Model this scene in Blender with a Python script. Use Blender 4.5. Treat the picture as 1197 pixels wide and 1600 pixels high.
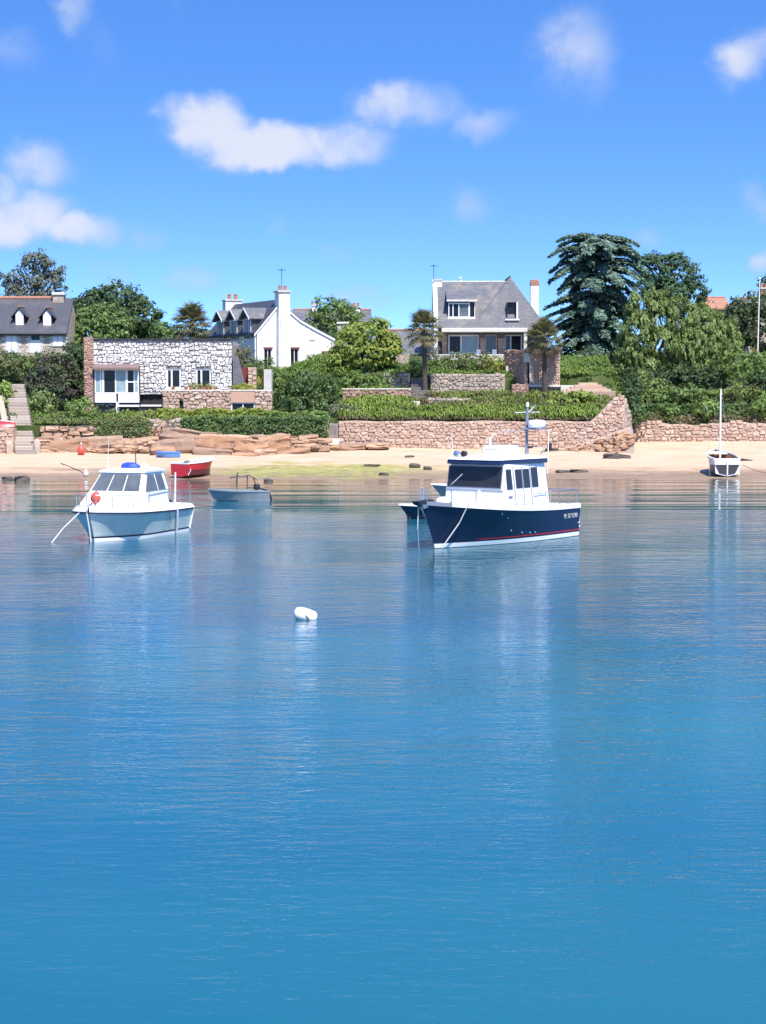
import bpy, math, random
import numpy as np
from mathutils import Vector, Matrix

for o in list(bpy.data.objects):
    bpy.data.objects.remove(o)
SC = bpy.context.scene
COL = SC.collection
R = math.radians
random.seed(7)
rng = np.random.default_rng(11)

# ---------------------------------------------------------------- camera
FPX, PCX, PCY, CAMH = 3000.0, 598.5, 800.0, 5.8      # focal length in photo pixels, eye height over the water
PITCH = math.atan(200.0 / FPX)
CP, SP = math.cos(PITCH), math.sin(PITCH)
cd = bpy.data.cameras.new('camera')
cam = bpy.data.objects.new('camera', cd)
COL.objects.link(cam)
cam.location = (0, 0, CAMH)
cam.rotation_euler = (math.pi / 2 - PITCH, 0, 0)
cd.sensor_fit = 'VERTICAL'
cd.sensor_height = 36.0
cd.lens = FPX / 1600.0 * 36.0
cd.clip_start = 0.5
cd.clip_end = 5000
SC.camera = cam

# ---------------------------------------------------------------- light
SUN_EL, SUN_AZ = R(56), R(158)          # azimuth from +Y towards +X: behind the camera, to its right
SUN_DIR = Vector((math.sin(SUN_AZ) * math.cos(SUN_EL), math.cos(SUN_AZ) * math.cos(SUN_EL), math.sin(SUN_EL)))
ld = bpy.data.lights.new('sun', 'SUN')
ld.energy = 3.8
ld.angle = R(0.53)
ld.color = (1.0, 0.95, 0.88)
sun = bpy.data.objects.new('sun', ld)
COL.objects.link(sun)
sun.location = (40, -60, 90)
sun.rotation_euler = (-SUN_DIR).to_track_quat('-Z', 'Y').to_euler()

world = bpy.data.worlds.new('World')
SC.world = world
world.use_nodes = True
WT = world.node_tree
for n in list(WT.nodes):
    WT.nodes.remove(n)

def wn(t, **kw):
    n = WT.nodes.new(t)
    for k, v in kw.items():
        setattr(n, k, v)
    return n
def wmath(op, a, b=None, c=None, clamp=False):
    n = wn('ShaderNodeMath', operation=op, use_clamp=clamp)
    for i, s in enumerate((a, b, c)):
        if s is None:
            continue
        if isinstance(s, (int, float)):
            n.inputs[i].default_value = s
        else:
            WT.links.new(s, n.inputs[i])
    return n.outputs[0]

def build_world():
    L = WT.links
    tc = wn('ShaderNodeTexCoord')
    sep = wn('ShaderNodeSeparateXYZ')
    L.new(tc.outputs['Generated'], sep.inputs[0])
    x, y, z = sep.outputs
    # clear dark-blue summer air: the sky deepens quickly above the horizon
    zz = wmath('MULTIPLY_ADD', wmath('MAXIMUM', z, 0.0), SKY_STRETCH, 0.13)
    comb = wn('ShaderNodeCombineXYZ')
    L.new(x, comb.inputs[0]); L.new(y, comb.inputs[1]); L.new(zz, comb.inputs[2])
    nrm = wn('ShaderNodeVectorMath', operation='NORMALIZE')
    L.new(comb.outputs[0], nrm.inputs[0])
    sky = wn('ShaderNodeTexSky')
    sky.sky_type = 'NISHITA'
    sky.sun_disc = False
    sky.sun_elevation = SUN_EL
    sky.sun_rotation = SUN_AZ
    sky.altitude = 0
    sky.air_density = 1.0
    sky.dust_density = 0.25
    sky.ozone_density = 2.2
    L.new(nrm.outputs[0], sky.inputs[0])
    hs = wn('ShaderNodeHueSaturation')
    hs.inputs['Hue'].default_value = SKY_HUE
    hs.inputs['Saturation'].default_value = SKY_SAT
    hs.inputs['Value'].default_value = SKY_VAL
    L.new(sky.outputs[0], hs.inputs['Color'])
    # clouds: soft cumulus heaps, placed in azimuth / elevation
    az = wmath('ARCTAN2', x, y)
    el = wmath('ARCSINE', z)
    cv = wn('ShaderNodeCombineXYZ')
    L.new(az, cv.inputs[0]); L.new(el, cv.inputs[1])
    n1 = wn('ShaderNodeTexNoise')
    n1.inputs['Scale'].default_value = 26
    n1.inputs['Detail'].default_value = 5
    n1.inputs['Roughness'].default_value = 0.55
    L.new(cv.outputs[0], n1.inputs['Vector'])
    s1 = wn('ShaderNodeSeparateColor')
    L.new(n1.outputs['Color'], s1.inputs[0])
    azd = wmath('ADD', az, wmath('MULTIPLY', wmath('SUBTRACT', s1.outputs[0], 0.5), 0.040))
    eld = wmath('ADD', el, wmath('MULTIPLY', wmath('SUBTRACT', s1.outputs[1], 0.5), 0.030))
    dv = wn('ShaderNodeCombineXYZ')
    L.new(azd, dv.inputs[0]); L.new(eld, dv.inputs[1])
    total = None
    for (px, py, rx, ry, st) in CLOUDS:
        a0, e0 = (px - 598.5) / 3000.0, (600 - py) / 3000.0
        m1 = wn('ShaderNodeVectorMath', operation='MULTIPLY_ADD')
        L.new(dv.outputs[0], m1.inputs[0])
        m1.inputs[1].default_value = (3000.0 / rx, 3000.0 / ry, 0)
        m1.inputs[2].default_value = (-a0 * 3000.0 / rx, -e0 * 3000.0 / ry, 0)
        dp = wn('ShaderNodeVectorMath', operation='DOT_PRODUCT')
        L.new(m1.outputs[0], dp.inputs[0]); L.new(m1.outputs[0], dp.inputs[1])
        v = wmath('MULTIPLY_ADD', dp.outputs['Value'], -st, st)
        total = v if total is None else wmath('SMOOTH_MAX', total, v, 0.12)
    total = wmath('MAXIMUM', total, 0.0)
    # the rest of the sky carries the same scattered cumulus
    n2 = wn('ShaderNodeTexNoise')
    n2.inputs['Scale'].default_value = 7.0
    n2.inputs['Detail'].default_value = 6
    L.new(cv.outputs[0], n2.inputs['Vector'])
    far = wmath('MULTIPLY', wmath('SUBTRACT', n2.outputs[0], 0.56, clamp=True), 5.0, clamp=True)
    out_frame = wmath('MULTIPLY', wmath('SUBTRACT', wmath('MAXIMUM', wmath('MULTIPLY', wmath('ABSOLUTE', az), 1.0), wmath('MULTIPLY', el, 1.05)), 0.23, clamp=True), 14.0, clamp=True)
    far = wmath('MULTIPLY', wmath('MULTIPLY', far, out_frame), 0.7)
    total = wmath('MAXIMUM', total, far)
    wisp = wmath('MULTIPLY_ADD', n1.outputs[0], 1.7, 0.1)
    dens = wmath('MULTIPLY', total, wisp, clamp=True)
    n3 = wn('ShaderNodeMapRange', interpolation_type='SMOOTHERSTEP')
    L.new(dens, n3.inputs[0])
    n3.inputs[1].default_value = 0.02
    n3.inputs[2].default_value = 0.92
    dens = n3.outputs[0]
    ccol = wn('ShaderNodeMix', data_type='RGBA')
    L.new(dens, ccol.inputs[0])
    ccol.inputs[6].default_value = (CB[0], CB[1], CB[2], 1)
    ccol.inputs[7].default_value = (CW[0], CW[1], CW[2], 1)
    mix = wn('ShaderNodeMix', data_type='RGBA')
    L.new(wmath('MULTIPLY', dens, 0.93), mix.inputs[0])
    L.new(hs.outputs[0], mix.inputs[6])
    L.new(ccol.outputs[2], mix.inputs[7])
    bg = wn('ShaderNodeBackground')
    bg.inputs['Strength'].default_value = SKY_STR
    L.new(mix.outputs[2], bg.inputs['Color'])
    out = wn('ShaderNodeOutputWorld')
    L.new(bg.outputs[0], out.inputs[0])

SKY_STRETCH, SKY_SAT, SKY_HUE, SKY_VAL, SKY_STR = 2.8, 1.30, 0.510, 1.04, 0.15
CW = (2.55, 2.68, 3.1)
CB = (1.15, 1.7, 2.9)
# photo x, y, half width, half height, thickness
CLOUDS = [(330, 205, 105, 60, .95), (410, 232, 150, 50, 1.0), (520, 225, 130, 42, .8), (640, 180, 125, 50, .66), (745, 195, 95, 40, .5),
          (270, 185, 45, 36, .6), (70, 265, 85, 62, .62), (30, 340, 130, 58, .95), (130, 365, 95, 40, .75), (10, 300, 50, 50, .7),
          (130, 40, 45, 48, .5), (160, 95, 40, 60, .32), (30, 95, 75, 40, .4), (275, 25, 38, 35, .25), (900, 95, 95, 95, .56),
          (860, 120, 45, 60, .4), (1140, 110, 62, 62, .72), (1180, 95, 60, 50, .6), (735, 318, 65, 48, .42), (1180, 330, 50, 40, .45), (1175, 410, 60, 30, .6),
          (520, 400, 48, 30, .42), (435, 350, 38, 32, .36), (310, 450, 75, 36, .46), (560, 470, 95, 40, .46), (1010, 380, 50, 28, .4),
          (230, 370, 80, 40, .42), (170, 425, 80, 36, .42), (790, 440, 50, 25, .2)]
build_world()
world.cycles.sampling_method = 'MANUAL'
world.cycles.sample_map_resolution = 256

SC.view_settings.view_transform = 'Standard'
SC.view_settings.look = 'None'
SC.view_settings.gamma = 1
SC.view_settings.use_curve_mapping = False
SC.view_settings.exposure = 1.05
SC.render.engine = 'CYCLES'
SC.cycles.max_bounces = 6
SC.cycles.diffuse_bounces = 2
SC.cycles.glossy_bounces = 3
SC.cycles.transmission_bounces = 4
SC.cycles.transparent_max_bounces = 6
SC.cycles.use_denoising = True

# ---------------------------------------------------------------- helpers
def at(px, py, Y):
    """the point at distance Y that stands at this place of the photograph"""
    u, v = (px - PCX) / FPX, (PCY - py) / FPX
    d = (u, CP + v * SP, -SP + v * CP)
    t = Y / d[1]
    return Vector((u * t, Y, CAMH + d[2] * t))
def X(px, Y): return at(px, 600, Y).x
def Z(py, Y): return at(PCX, py, Y).z

class MB:
    """collects shapes; build() links them as one mesh object"""
    def __init__(s):
        s.v, s.f = [], []
    def add(s, vs, fs):
        b = len(s.v)
        s.v += [tuple(p) for p in vs]
        s.f += [tuple(i + b for i in f) for f in fs]
        return s
    def box(s, x0, x1, y0, y1, z0, z1):
        return s.add([(x0, y0, z0), (x1, y0, z0), (x1, y1, z0), (x0, y1, z0), (x0, y0, z1), (x1, y0, z1), (x1, y1, z1), (x0, y1, z1)],
                     [(0, 3, 2, 1), (4, 5, 6, 7), (0, 1, 5, 4), (1, 2, 6, 5), (2, 3, 7, 6), (3, 0, 4, 7)])
    def bbox(s, x0, x1, y0, y1, z0, z1, c=0.02):
        """box with chamfered vertical and top edges"""
        P = [(x0 + c, y0), (x1 - c, y0), (x1, y0 + c), (x1, y1 - c), (x1 - c, y1), (x0 + c, y1), (x0, y1 - c), (x0, y0 + c)]
        cx, cy = (x0 + x1) / 2, (y0 + y1) / 2
        def sh(p, k): return (p[0] - k * (1 if p[0] > cx else -1), p[1] - k * (1 if p[1] > cy else -1))
        rings = [[(*p, z0) for p in P], [(*p, z1 - c) for p in P], [(*sh(p, c), z1) for p in P]]
        return s.loft(rings, True, True, True)
    def prism(s, poly, ext):
        n = len(poly)
        e = Vector(ext)
        a = [Vector(p) for p in poly]
        vs = a + [p + e for p in a]
        fs = [tuple(range(n))[::-1], tuple(range(n, 2 * n))]
        for i in range(n):
            j = (i + 1) % n
            fs.append((i, j, n + j, n + i))
        return s.add(vs, fs)
    def loft(s, rings, closed=True, cap0=False, cap1=False):
        n = len(rings[0])
        b = len(s.v)
        for r in rings:
            s.v += [tuple(p) for p in r]
        for k in range(len(rings) - 1):
            for i in range(n if closed else n - 1):
                j = (i + 1) % n
                s.f.append((b + k * n + i, b + k * n + j, b + (k + 1) * n + j, b + (k + 1) * n + i))
        if cap0: s.f.append(tuple(b + i for i in range(n))[::-1])
        if cap1: s.f.append(tuple(b + (len(rings) - 1) * n + i for i in range(n)))
        return s
    def tube(s, pts, r, n=6, r1=None):
        pts = [Vector(p) for p in pts]
        m = len(pts)
        rings = []
        for k, p in enumerate(pts):
            d = (pts[min(k + 1, m - 1)] - pts[max(k - 1, 0)])
            d = d.normalized() if d.length > 1e-9 else Vector((0, 0, 1))
            a = d.cross(Vector((0, 0, 1)))
            if a.length < 1e-3: a = Vector((1, 0, 0))
            a.normalize()
            c = d.cross(a)
            rr = r if r1 is None else r + (r1 - r) * k / max(1, m - 1)
            rings.append([p + (a * math.cos(2 * math.pi * i / n) + c * math.sin(2 * math.pi * i / n)) * rr for i in range(n)])
        return s.loft(rings, True, True, True)
    def lathe(s, prof, n=16, c=(0, 0, 0), axis=None):
        rings = []
        M = Matrix() if axis is None else Vector((0, 0, 1)).rotation_difference(Vector(axis)).to_matrix().to_4x4()
        for (r, z) in prof:
            rings.append([M @ Vector((r * math.cos(2 * math.pi * i / n), r * math.sin(2 * math.pi * i / n), z)) + Vector(c) for i in range(n)])
        return s.loft(rings, True, True, True)
    def ell(s, c, r, n=12, m=8):
        prof = []
        rings = []
        for k in range(m + 1):
            t = math.pi * (k / m) - math.pi / 2
            q = max(math.cos(t), 0.02)
            rings.append([(c[0] + r[0] * q * math.cos(2 * math.pi * i / n), c[1] + r[1] * q * math.sin(2 * math.pi * i / n), c[2] + r[2] * math.sin(t)) for i in range(n)])
        return s.loft(rings, True, True, True)
    def build(s, name, mat, parent=None, org=None, smooth=False, kind=None):
        o3 = Vector(org) if org is not None else Vector((0, 0, 0))
        me = bpy.data.meshes.new(name)
        me.from_pydata([tuple(Vector(p) - o3) for p in s.v], [], s.f)
        if smooth:
            me.polygons.foreach_set('use_smooth', [True] * len(me.polygons))
            me.set_sharp_from_angle(angle=R(38 if smooth is True else smooth))
        me.update()
        return link(name, me, mat, parent, kind)

def link(name, me, mat, parent=None, kind=None):
    if mat is not None and not me.materials:
        me.materials.append(mat)
    o = bpy.data.objects.new(name, me)
    COL.objects.link(o)
    if parent is not None:
        o.parent = parent
    if kind:
        o['kind'] = kind
    return o
def tag(o, label, cat, group=None):
    o['label'] = label
    o['category'] = cat
    if group: o['group'] = group
    return o
def thing(name, label, cat, loc=(0, 0, 0), rz=0.0, group=None):
    o = bpy.data.objects.new(name, None)
    o.empty_display_size = 0.3
    COL.objects.link(o)
    o.location = loc
    o.rotation_euler = (0, 0, rz)
    return tag(o, label, cat, group)
def structure(o):
    o['kind'] = 'structure'
    return o

# ---------------------------------------------------------------- materials
class NT:
    def __init__(s, name):
        s.m = bpy.data.materials.new(name)
        s.m.use_nodes = True
        s.t = s.m.node_tree
        s.b = s.t.nodes['Principled BSDF']
        s.out = s.t.nodes['Material Output']
    def n(s, typ, **kw):
        q = s.t.nodes.new(typ)
        for k, v in kw.items(): setattr(q, k, v)
        return q
    def set(s, sock, v):
        if v is None: return
        if isinstance(v, bpy.types.NodeSocket): s.t.links.new(v, sock)
        elif isinstance(v, (tuple, list)) and len(v) == 3 and sock.type == 'RGBA': sock.default_value = (*v, 1)
        else: sock.default_value = v
    def math(s, op, a, b=None, c=None, clamp=False):
        q = s.n('ShaderNodeMath', operation=op, use_clamp=clamp)
        for i, v in enumerate((a, b, c)): s.set(q.inputs[i], v)
        return q.outputs[0]
    def mix(s, f, a, b, mode='MIX'):
        q = s.n('ShaderNodeMix', data_type='RGBA', blend_type=mode)
        s.set(q.inputs[0], f); s.set(q.inputs[6], a); s.set(q.inputs[7], b)
        return q.outputs[2]
    def noise(s, scale, detail=4, rough=0.55, vec=None, dist=0.0, col=False):
        q = s.n('ShaderNodeTexNoise')
        q.inputs['Scale'].default_value = scale
        q.inputs['Detail'].default_value = detail
        q.inputs['Roughness'].default_value = rough
        q.inputs['Distortion'].default_value = dist
        s.set(q.inputs['Vector'], vec)
        return q.outputs['Color' if col else 'Fac']
    def voro(s, scale, vec=None, feature='F1', out='Distance', rand=1.0):
        q = s.n('ShaderNodeTexVoronoi', feature=feature)
        q.inputs['Scale'].default_value = scale
        q.inputs['Randomness'].default_value = rand
        s.set(q.inputs['Vector'], vec)
        return q.outputs[out]
    def ramp(s, f, stops):
        q = s.n('ShaderNodeValToRGB')
        e = q.color_ramp.elements
        while len(e) > 1: e.remove(e[-1])
        for i, (p, c) in enumerate(stops):
            el = e[0] if i == 0 else e.new(p)
            el.position = p
            el.color = (*c, 1) if len(c) == 3 else c
        s.set(q.inputs[0], f)
        return q.outputs[0]
    def rng(s, v, a, b, c=0.0, d=1.0, smooth=True):
        q = s.n('ShaderNodeMapRange', interpolation_type='SMOOTHSTEP' if smooth else 'LINEAR')
        for i, k in enumerate((v, a, b, c, d)): s.set(q.inputs[i], k)
        return q.outputs[0]
    def coord(s, kind='Object'):
        return s.n('ShaderNodeTexCoord').outputs[kind]
    def pos(s):
        return s.n('ShaderNodeNewGeometry').outputs['Position']
    def scale(s, vec, sc):
        q = s.n('ShaderNodeMapping')
        s.set(q.inputs['Vector'], vec)
        q.inputs['Scale'].default_value = sc
        return q.outputs[0]
    def sep(s, vec):
        q = s.n('ShaderNodeSeparateXYZ')
        s.set(q.inputs[0], vec)
        return q.outputs
    def bump(s, h, st=0.3, d=0.02, normal=None):
        q = s.n('ShaderNodeBump')
        q.inputs['Strength'].default_value = st
        q.inputs['Distance'].default_value = d
        s.set(q.inputs['Height'], h)
        s.set(q.inputs['Normal'], normal)
        return q.outputs[0]
    def fin(s, col=None, rough=None, normal=None, metal=None, spec=None):
        s.set(s.b.inputs['Base Color'], col)
        s.set(s.b.inputs['Roughness'], rough)
        s.set(s.b.inputs['Normal'], normal)
        s.set(s.b.inputs['Metallic'], metal)
        s.set(s.b.inputs['Specular IOR Level'], spec)
        return s.m

M = {}
def simple(name, col, rough=0.5, var=0.15, scale=3.0, bump=0.0, metal=0.0, spec=0.5, dirt=None, dirt_amt=0.35, stretch=(1, 1, 1)):
    """painted / plastic / metal surface with gentle mottling and wear"""
    t = NT(name)
    v = t.scale(t.pos(), stretch)
    n = t.noise(scale, 5, 0.6, v)
    d = tuple(max(0, c * (1 - var)) for c in col)
    e = tuple(min(1, c * (1 + var * 0.6)) for c in col)
    c = t.ramp(n, [(0.25, d), (0.75, e)])
    if dirt:
        c = t.mix(t.math('MULTIPLY', t.rng(t.noise(scale * 0.7, 6, 0.7, t.scale(t.pos(), (1.6, 1.6, .35))), 0.5, 0.72), dirt_amt), c, dirt)
    nb = t.bump(t.noise(scale * 6, 4, 0.6, v), bump, 0.02) if bump else None
    M[name] = t.fin(c, t.rng(n, 0.2, 0.8, rough * 0.85, min(1, rough * 1.15)), nb, metal, spec)
    return M[name]

def stone_mat(name, cols, rough=0.9, bump=0.5, grain=9.0, blotch=None):
    """each stone its own tone; grain on top"""
    t = NT(name)
    oi = t.n('ShaderNodeObjectInfo').outputs['Random']
    ri = t.n('ShaderNodeNewGeometry').outputs['Random Per Island']
    k = t.math('FRACT', t.math('ADD', t.math('MULTIPLY', oi, 7.13), ri))
    m = len(cols)
    c = t.ramp(k, [((i + .0) / m, col) for i, col in enumerate(cols)])
    g = t.noise(grain, 6, 0.65, t.pos())
    c = t.mix(t.rng(g, 0.3, 0.7, 0.0, 0.45), c, tuple(x * 0.55 for x in cols[0]))
    if blotch:
        c = t.mix(t.rng(t.noise(2.3, 5, .6, t.pos()), 0.52, 0.66, 0, .7), c, blotch)  # random darker blotches over the stone
    M[name] = t.fin(c, rough, t.bump(g, bump, 0.04), None, 0.3)
    return M[name]

def leaf_mat(name, lo, hi, trans=0.3, tint=None):
    t = NT(name)
    ri = t.n('ShaderNodeNewGeometry').outputs['Random Per Island']
    big = t.noise(0.8, 3, 0.6, t.pos())
    f = t.math('ADD', t.math('MULTIPLY', ri, 0.55), t.math('MULTIPLY', t.rng(big, .3, .7), 0.45))
    stops = [(0.0, lo), (1.0, hi)] if tint is None else [(0.0, lo), (0.78, hi), (0.96, tint)]
    c = t.ramp(f, stops)
    t.set(t.b.inputs['Base Color'], c)
    t.b.inputs['Roughness'].default_value = 0.6
    t.b.inputs['Specular IOR Level'].default_value = 0.25
    tr = t.n('ShaderNodeBsdfTranslucent')
    t.set(tr.inputs[0], t.mix(0.5, c, (hi[0] * 1.3, hi[1] * 1.3, hi[2] * .6)))
    ms = t.n('ShaderNodeMixShader')
    ms.inputs[0].default_value = trans
    t.t.links.new(t.b.outputs[0], ms.inputs[1])
    t.t.links.new(tr.outputs[0], ms.inputs[2])
    t.t.links.new(ms.outputs[0], t.out.inputs[0])
    M[name] = t.m
    return t.m

# ---------------------------------------------------------------- materials of the place
PINK = [(.47, .31, .23), (.52, .36, .27), (.43, .29, .22), (.56, .41, .31), (.48, .33, .24), (.38, .27, .21), (.58, .45, .36)]
stone_mat('granite', PINK)
stone_mat('granite_grey', [(.40, .33, .27), (.46, .38, .31), (.33, .27, .22), (.50, .43, .36), (.42, .33, .26), (.29, .25, .21)])
stone_mat('granite_red', [(.36, .21, .15), (.42, .26, .19), (.31, .19, .14), (.46, .30, .22), (.39, .25, .18)])
stone_mat('whitewashed', [(.78, .77, .75), (.72, .71, .69), (.66, .64, .62), (.80, .79, .78), (.56, .52, .48), (.74, .73, .72), (.46, .42, .38)], 0.85, 0.5, 11)
stone_mat('brick', [(.42, .22, .16), (.36, .19, .14), (.48, .28, .20), (.52, .36, .28), (.33, .20, .16)])
stone_mat('rock', [(.42, .24, .14), (.50, .31, .19), (.36, .22, .14), (.54, .37, .25), (.32, .22, .16)], 0.92, 1.0, 2.2, (.20, .15, .115))
simple('mortar', (.44, .33, .255), .95, .25, 4, .4)
simple('mortar_dark', (.26, .245, .235), .95, .3, 4, .4)
simple('coping', (.60, .55, .48), .9, .2, 3, .3)
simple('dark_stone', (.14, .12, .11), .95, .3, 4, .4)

def ground_mats():
    t = NT('sand')
    p = t.pos()
    xyz = t.sep(p)
    n = t.noise(.35, 6, .6, t.scale(p, (1, 2.2, 1)))
    fine = t.noise(6, 6, .7, p)
    dry = t.ramp(n, [(.25, (.46, .31, .20)), (.5, (.54, .375, .25)), (.75, (.59, .43, .30))])
    dry = t.mix(t.rng(fine, .55, .75, 0, .35), dry, (.42, .30, .20))
    wetn = t.noise(.22, 5, .6, t.scale(p, (.6, 1.4, 1)))
    hgt = t.math('ADD', xyz[2], t.math('MULTIPLY', t.math('SUBTRACT', wetn, .5), .55))
    wet = t.rng(hgt, .42, .10)
    c = t.mix(wet, dry, t.ramp(fine, [(.3, (.22, .15, .095)), (.7, (.33, .235, .155))]))
    # green weed left by the tide, below the middle of the wall
    dx = t.math('MULTIPLY', t.math('ADD', xyz[0], 3.8), 1 / 9.0)
    dy = t.math('MULTIPLY', t.math('SUBTRACT', xyz[1], 123.5), 1 / 7.5)
    d = t.math('ADD', t.math('MULTIPLY', dx, dx), t.math('MULTIPLY', dy, dy))
    wn_ = t.noise(.6, 7, .72, t.scale(p, (.6, 1.0, 1)))
    weed = t.rng(t.math('ADD', t.math('SUBTRACT', 1.0, d), t.math('MULTIPLY', t.math('SUBTRACT', wn_, .5), 3.4)), .15, .8)
    weed = t.math('MULTIPLY', weed, t.rng(hgt, .85, .5))
    wcol = t.ramp(t.noise(1.7, 5, .7, p), [(.3, (.13, .115, .05)), (.5, (.30, .28, .08)), (.7, (.42, .39, .13))])
    c = t.mix(t.math('MULTIPLY', weed, .9), c, wcol)
    # dark wrack along the tide edge
    wr = t.rng(t.noise(1.1, 6, .75, t.scale(p, (.5, 1.6, 1))), .54, .62)
    wr = t.math('MULTIPLY', wr, t.math('MULTIPLY', t.rng(hgt, .38, .2), t.rng(hgt, -.1, .08)))
    c = t.mix(t.math('MULTIPLY', wr, .75), c, (.10, .08, .055))
    rough = t.math('SUBTRACT', .95, t.math('MULTIPLY', wet, .35))
    hb = t.math('ADD', t.math('MULTIPLY', t.noise(1.1, 5, .6, t.scale(p, (.7, 1.3, 1))), 1.0), t.math('MULTIPLY', fine, .25))
    M['sand'] = t.fin(c, rough, t.bump(hb, .7, .18), None, .3)

    t = NT('turf')
    p = t.pos()
    c = t.ramp(t.noise(.9, 6, .65, p), [(.3, (.035, .06, .018)), (.55, (.075, .105, .03)), (.75, (.15, .14, .06))])
    M['turf'] = t.fin(c, .95, t.bump(t.noise(9, 5, .7, p), .9, .15), None, .2)
ground_mats()

# ---------------------------------------------------------------- terrain
YL = [138.9, 143.0, 145.6, 151.5, 156.5, 165.0, 182.0, 420.0]
ZL = [2.75, 3.15, 3.65, 3.9, 6.2, 8.2, 8.9, 8.4]
YC = [141.25, 150.55, 150.95, 151.8, 157.0, 165.0, 182.0, 420.0]
ZC = [3.02, 5.25, 6.35, 6.6, 7.75, 8.2, 8.7, 8.4]
YR = [146.4, 149.5, 152.0, 154.0, 158.0, 167.0, 182.0, 420.0]
ZR = [2.7, 4.0, 4.9, 5.3, 6.2, 7.9, 8.7, 8.4]
def smooth(a, b, v):
    k = min(1, max(0, (v - a) / (b - a)))
    return k * k * (3 - 2 * k)
def knots(x):
    k1, k2 = smooth(-8.2, -5.0, x), smooth(17.8, 18.9, x)
    ys = [(a + (b - a) * k1) * (1 - k2) + c * k2 for a, b, c in zip(YL, YC, YR)]
    zs = [(a + (b - a) * k1) * (1 - k2) + c * k2 for a, b, c in zip(ZL, ZC, ZR)]
    return ys, zs
def ground(x, y):
    ys, zs = knots(x)
    if y <= ys[0]: return zs[0] if y > ys[0] - .3 else beach(x, y)
    for i in range(len(ys) - 1):
        if y <= ys[i + 1]:
            return zs[i] + (zs[i + 1] - zs[i]) * (y - ys[i]) / (ys[i + 1] - ys[i])
    return zs[-1]
def shore(x): return 117.0 + 1.2 * smooth(2, 26, x) + .5 * math.sin(x * .35) - 1.2 * smooth(-20, -30, x)
def beach(x, y):
    d = y - shore(x)
    z = .040 * d if d > 0 else .055 * d
    if d > 0: z += .00055 * max(0, d - 14) ** 2 * 3 + .035 * math.sin(x * .7 + y * .45) * min(1, d / 6) + .02 * math.sin(x * 1.7 - y * 1.1) * min(1, d / 6)
    return max(z, -6)

def build_land():
    mb = MB()
    xs = [-150, -110, -80, -60] + [-45 + i * .75 for i in range(121)] + [60, 80, 110, 150]
    sub = [(i, k / s) for i, s in enumerate((3, 5, 2, 4, 4, 5, 6)) for k in range(s)] + [(6, 1.0)]
    rows = []
    for x in xs:
        ys, zs = knots(x)
        col = [(x, ys[0] - .02, -1.2), (x, ys[0], zs[0] - .25)]
        for (i, k) in sub:
            y = ys[i] + (ys[i + 1] - ys[i]) * k
            z = zs[i] + (zs[i + 1] - zs[i]) * k
            col.append((x, y, z + .08 * math.sin(x * 1.1 + y * .8) * (1 if i > 0 else .5)))
        rows.append(col)
    mb.loft(rows, closed=False)
    mb.f = [f[::-1] for f in mb.f]
    structure(mb.build('hillside', M['turf'], smooth=60))
    mb = MB()
    rows = []
    ysb = [-40, 0, 40, 70, 85, 95, 102, 107] + [110 + i * .7 for i in range(58)]
    xs2 = [-400, -150, -80, -50] + [-42 + i * .7 for i in range(121)] + [50, 80, 150, 400]
    for x in xs2:
        rows.append([(x, y, beach(x, y)) for y in ysb])
    mb.loft(rows, closed=False)
    mb.f = [f[::-1] for f in mb.f]
    structure(mb.build('beach', M['sand'], smooth=80))
build_land()

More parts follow.
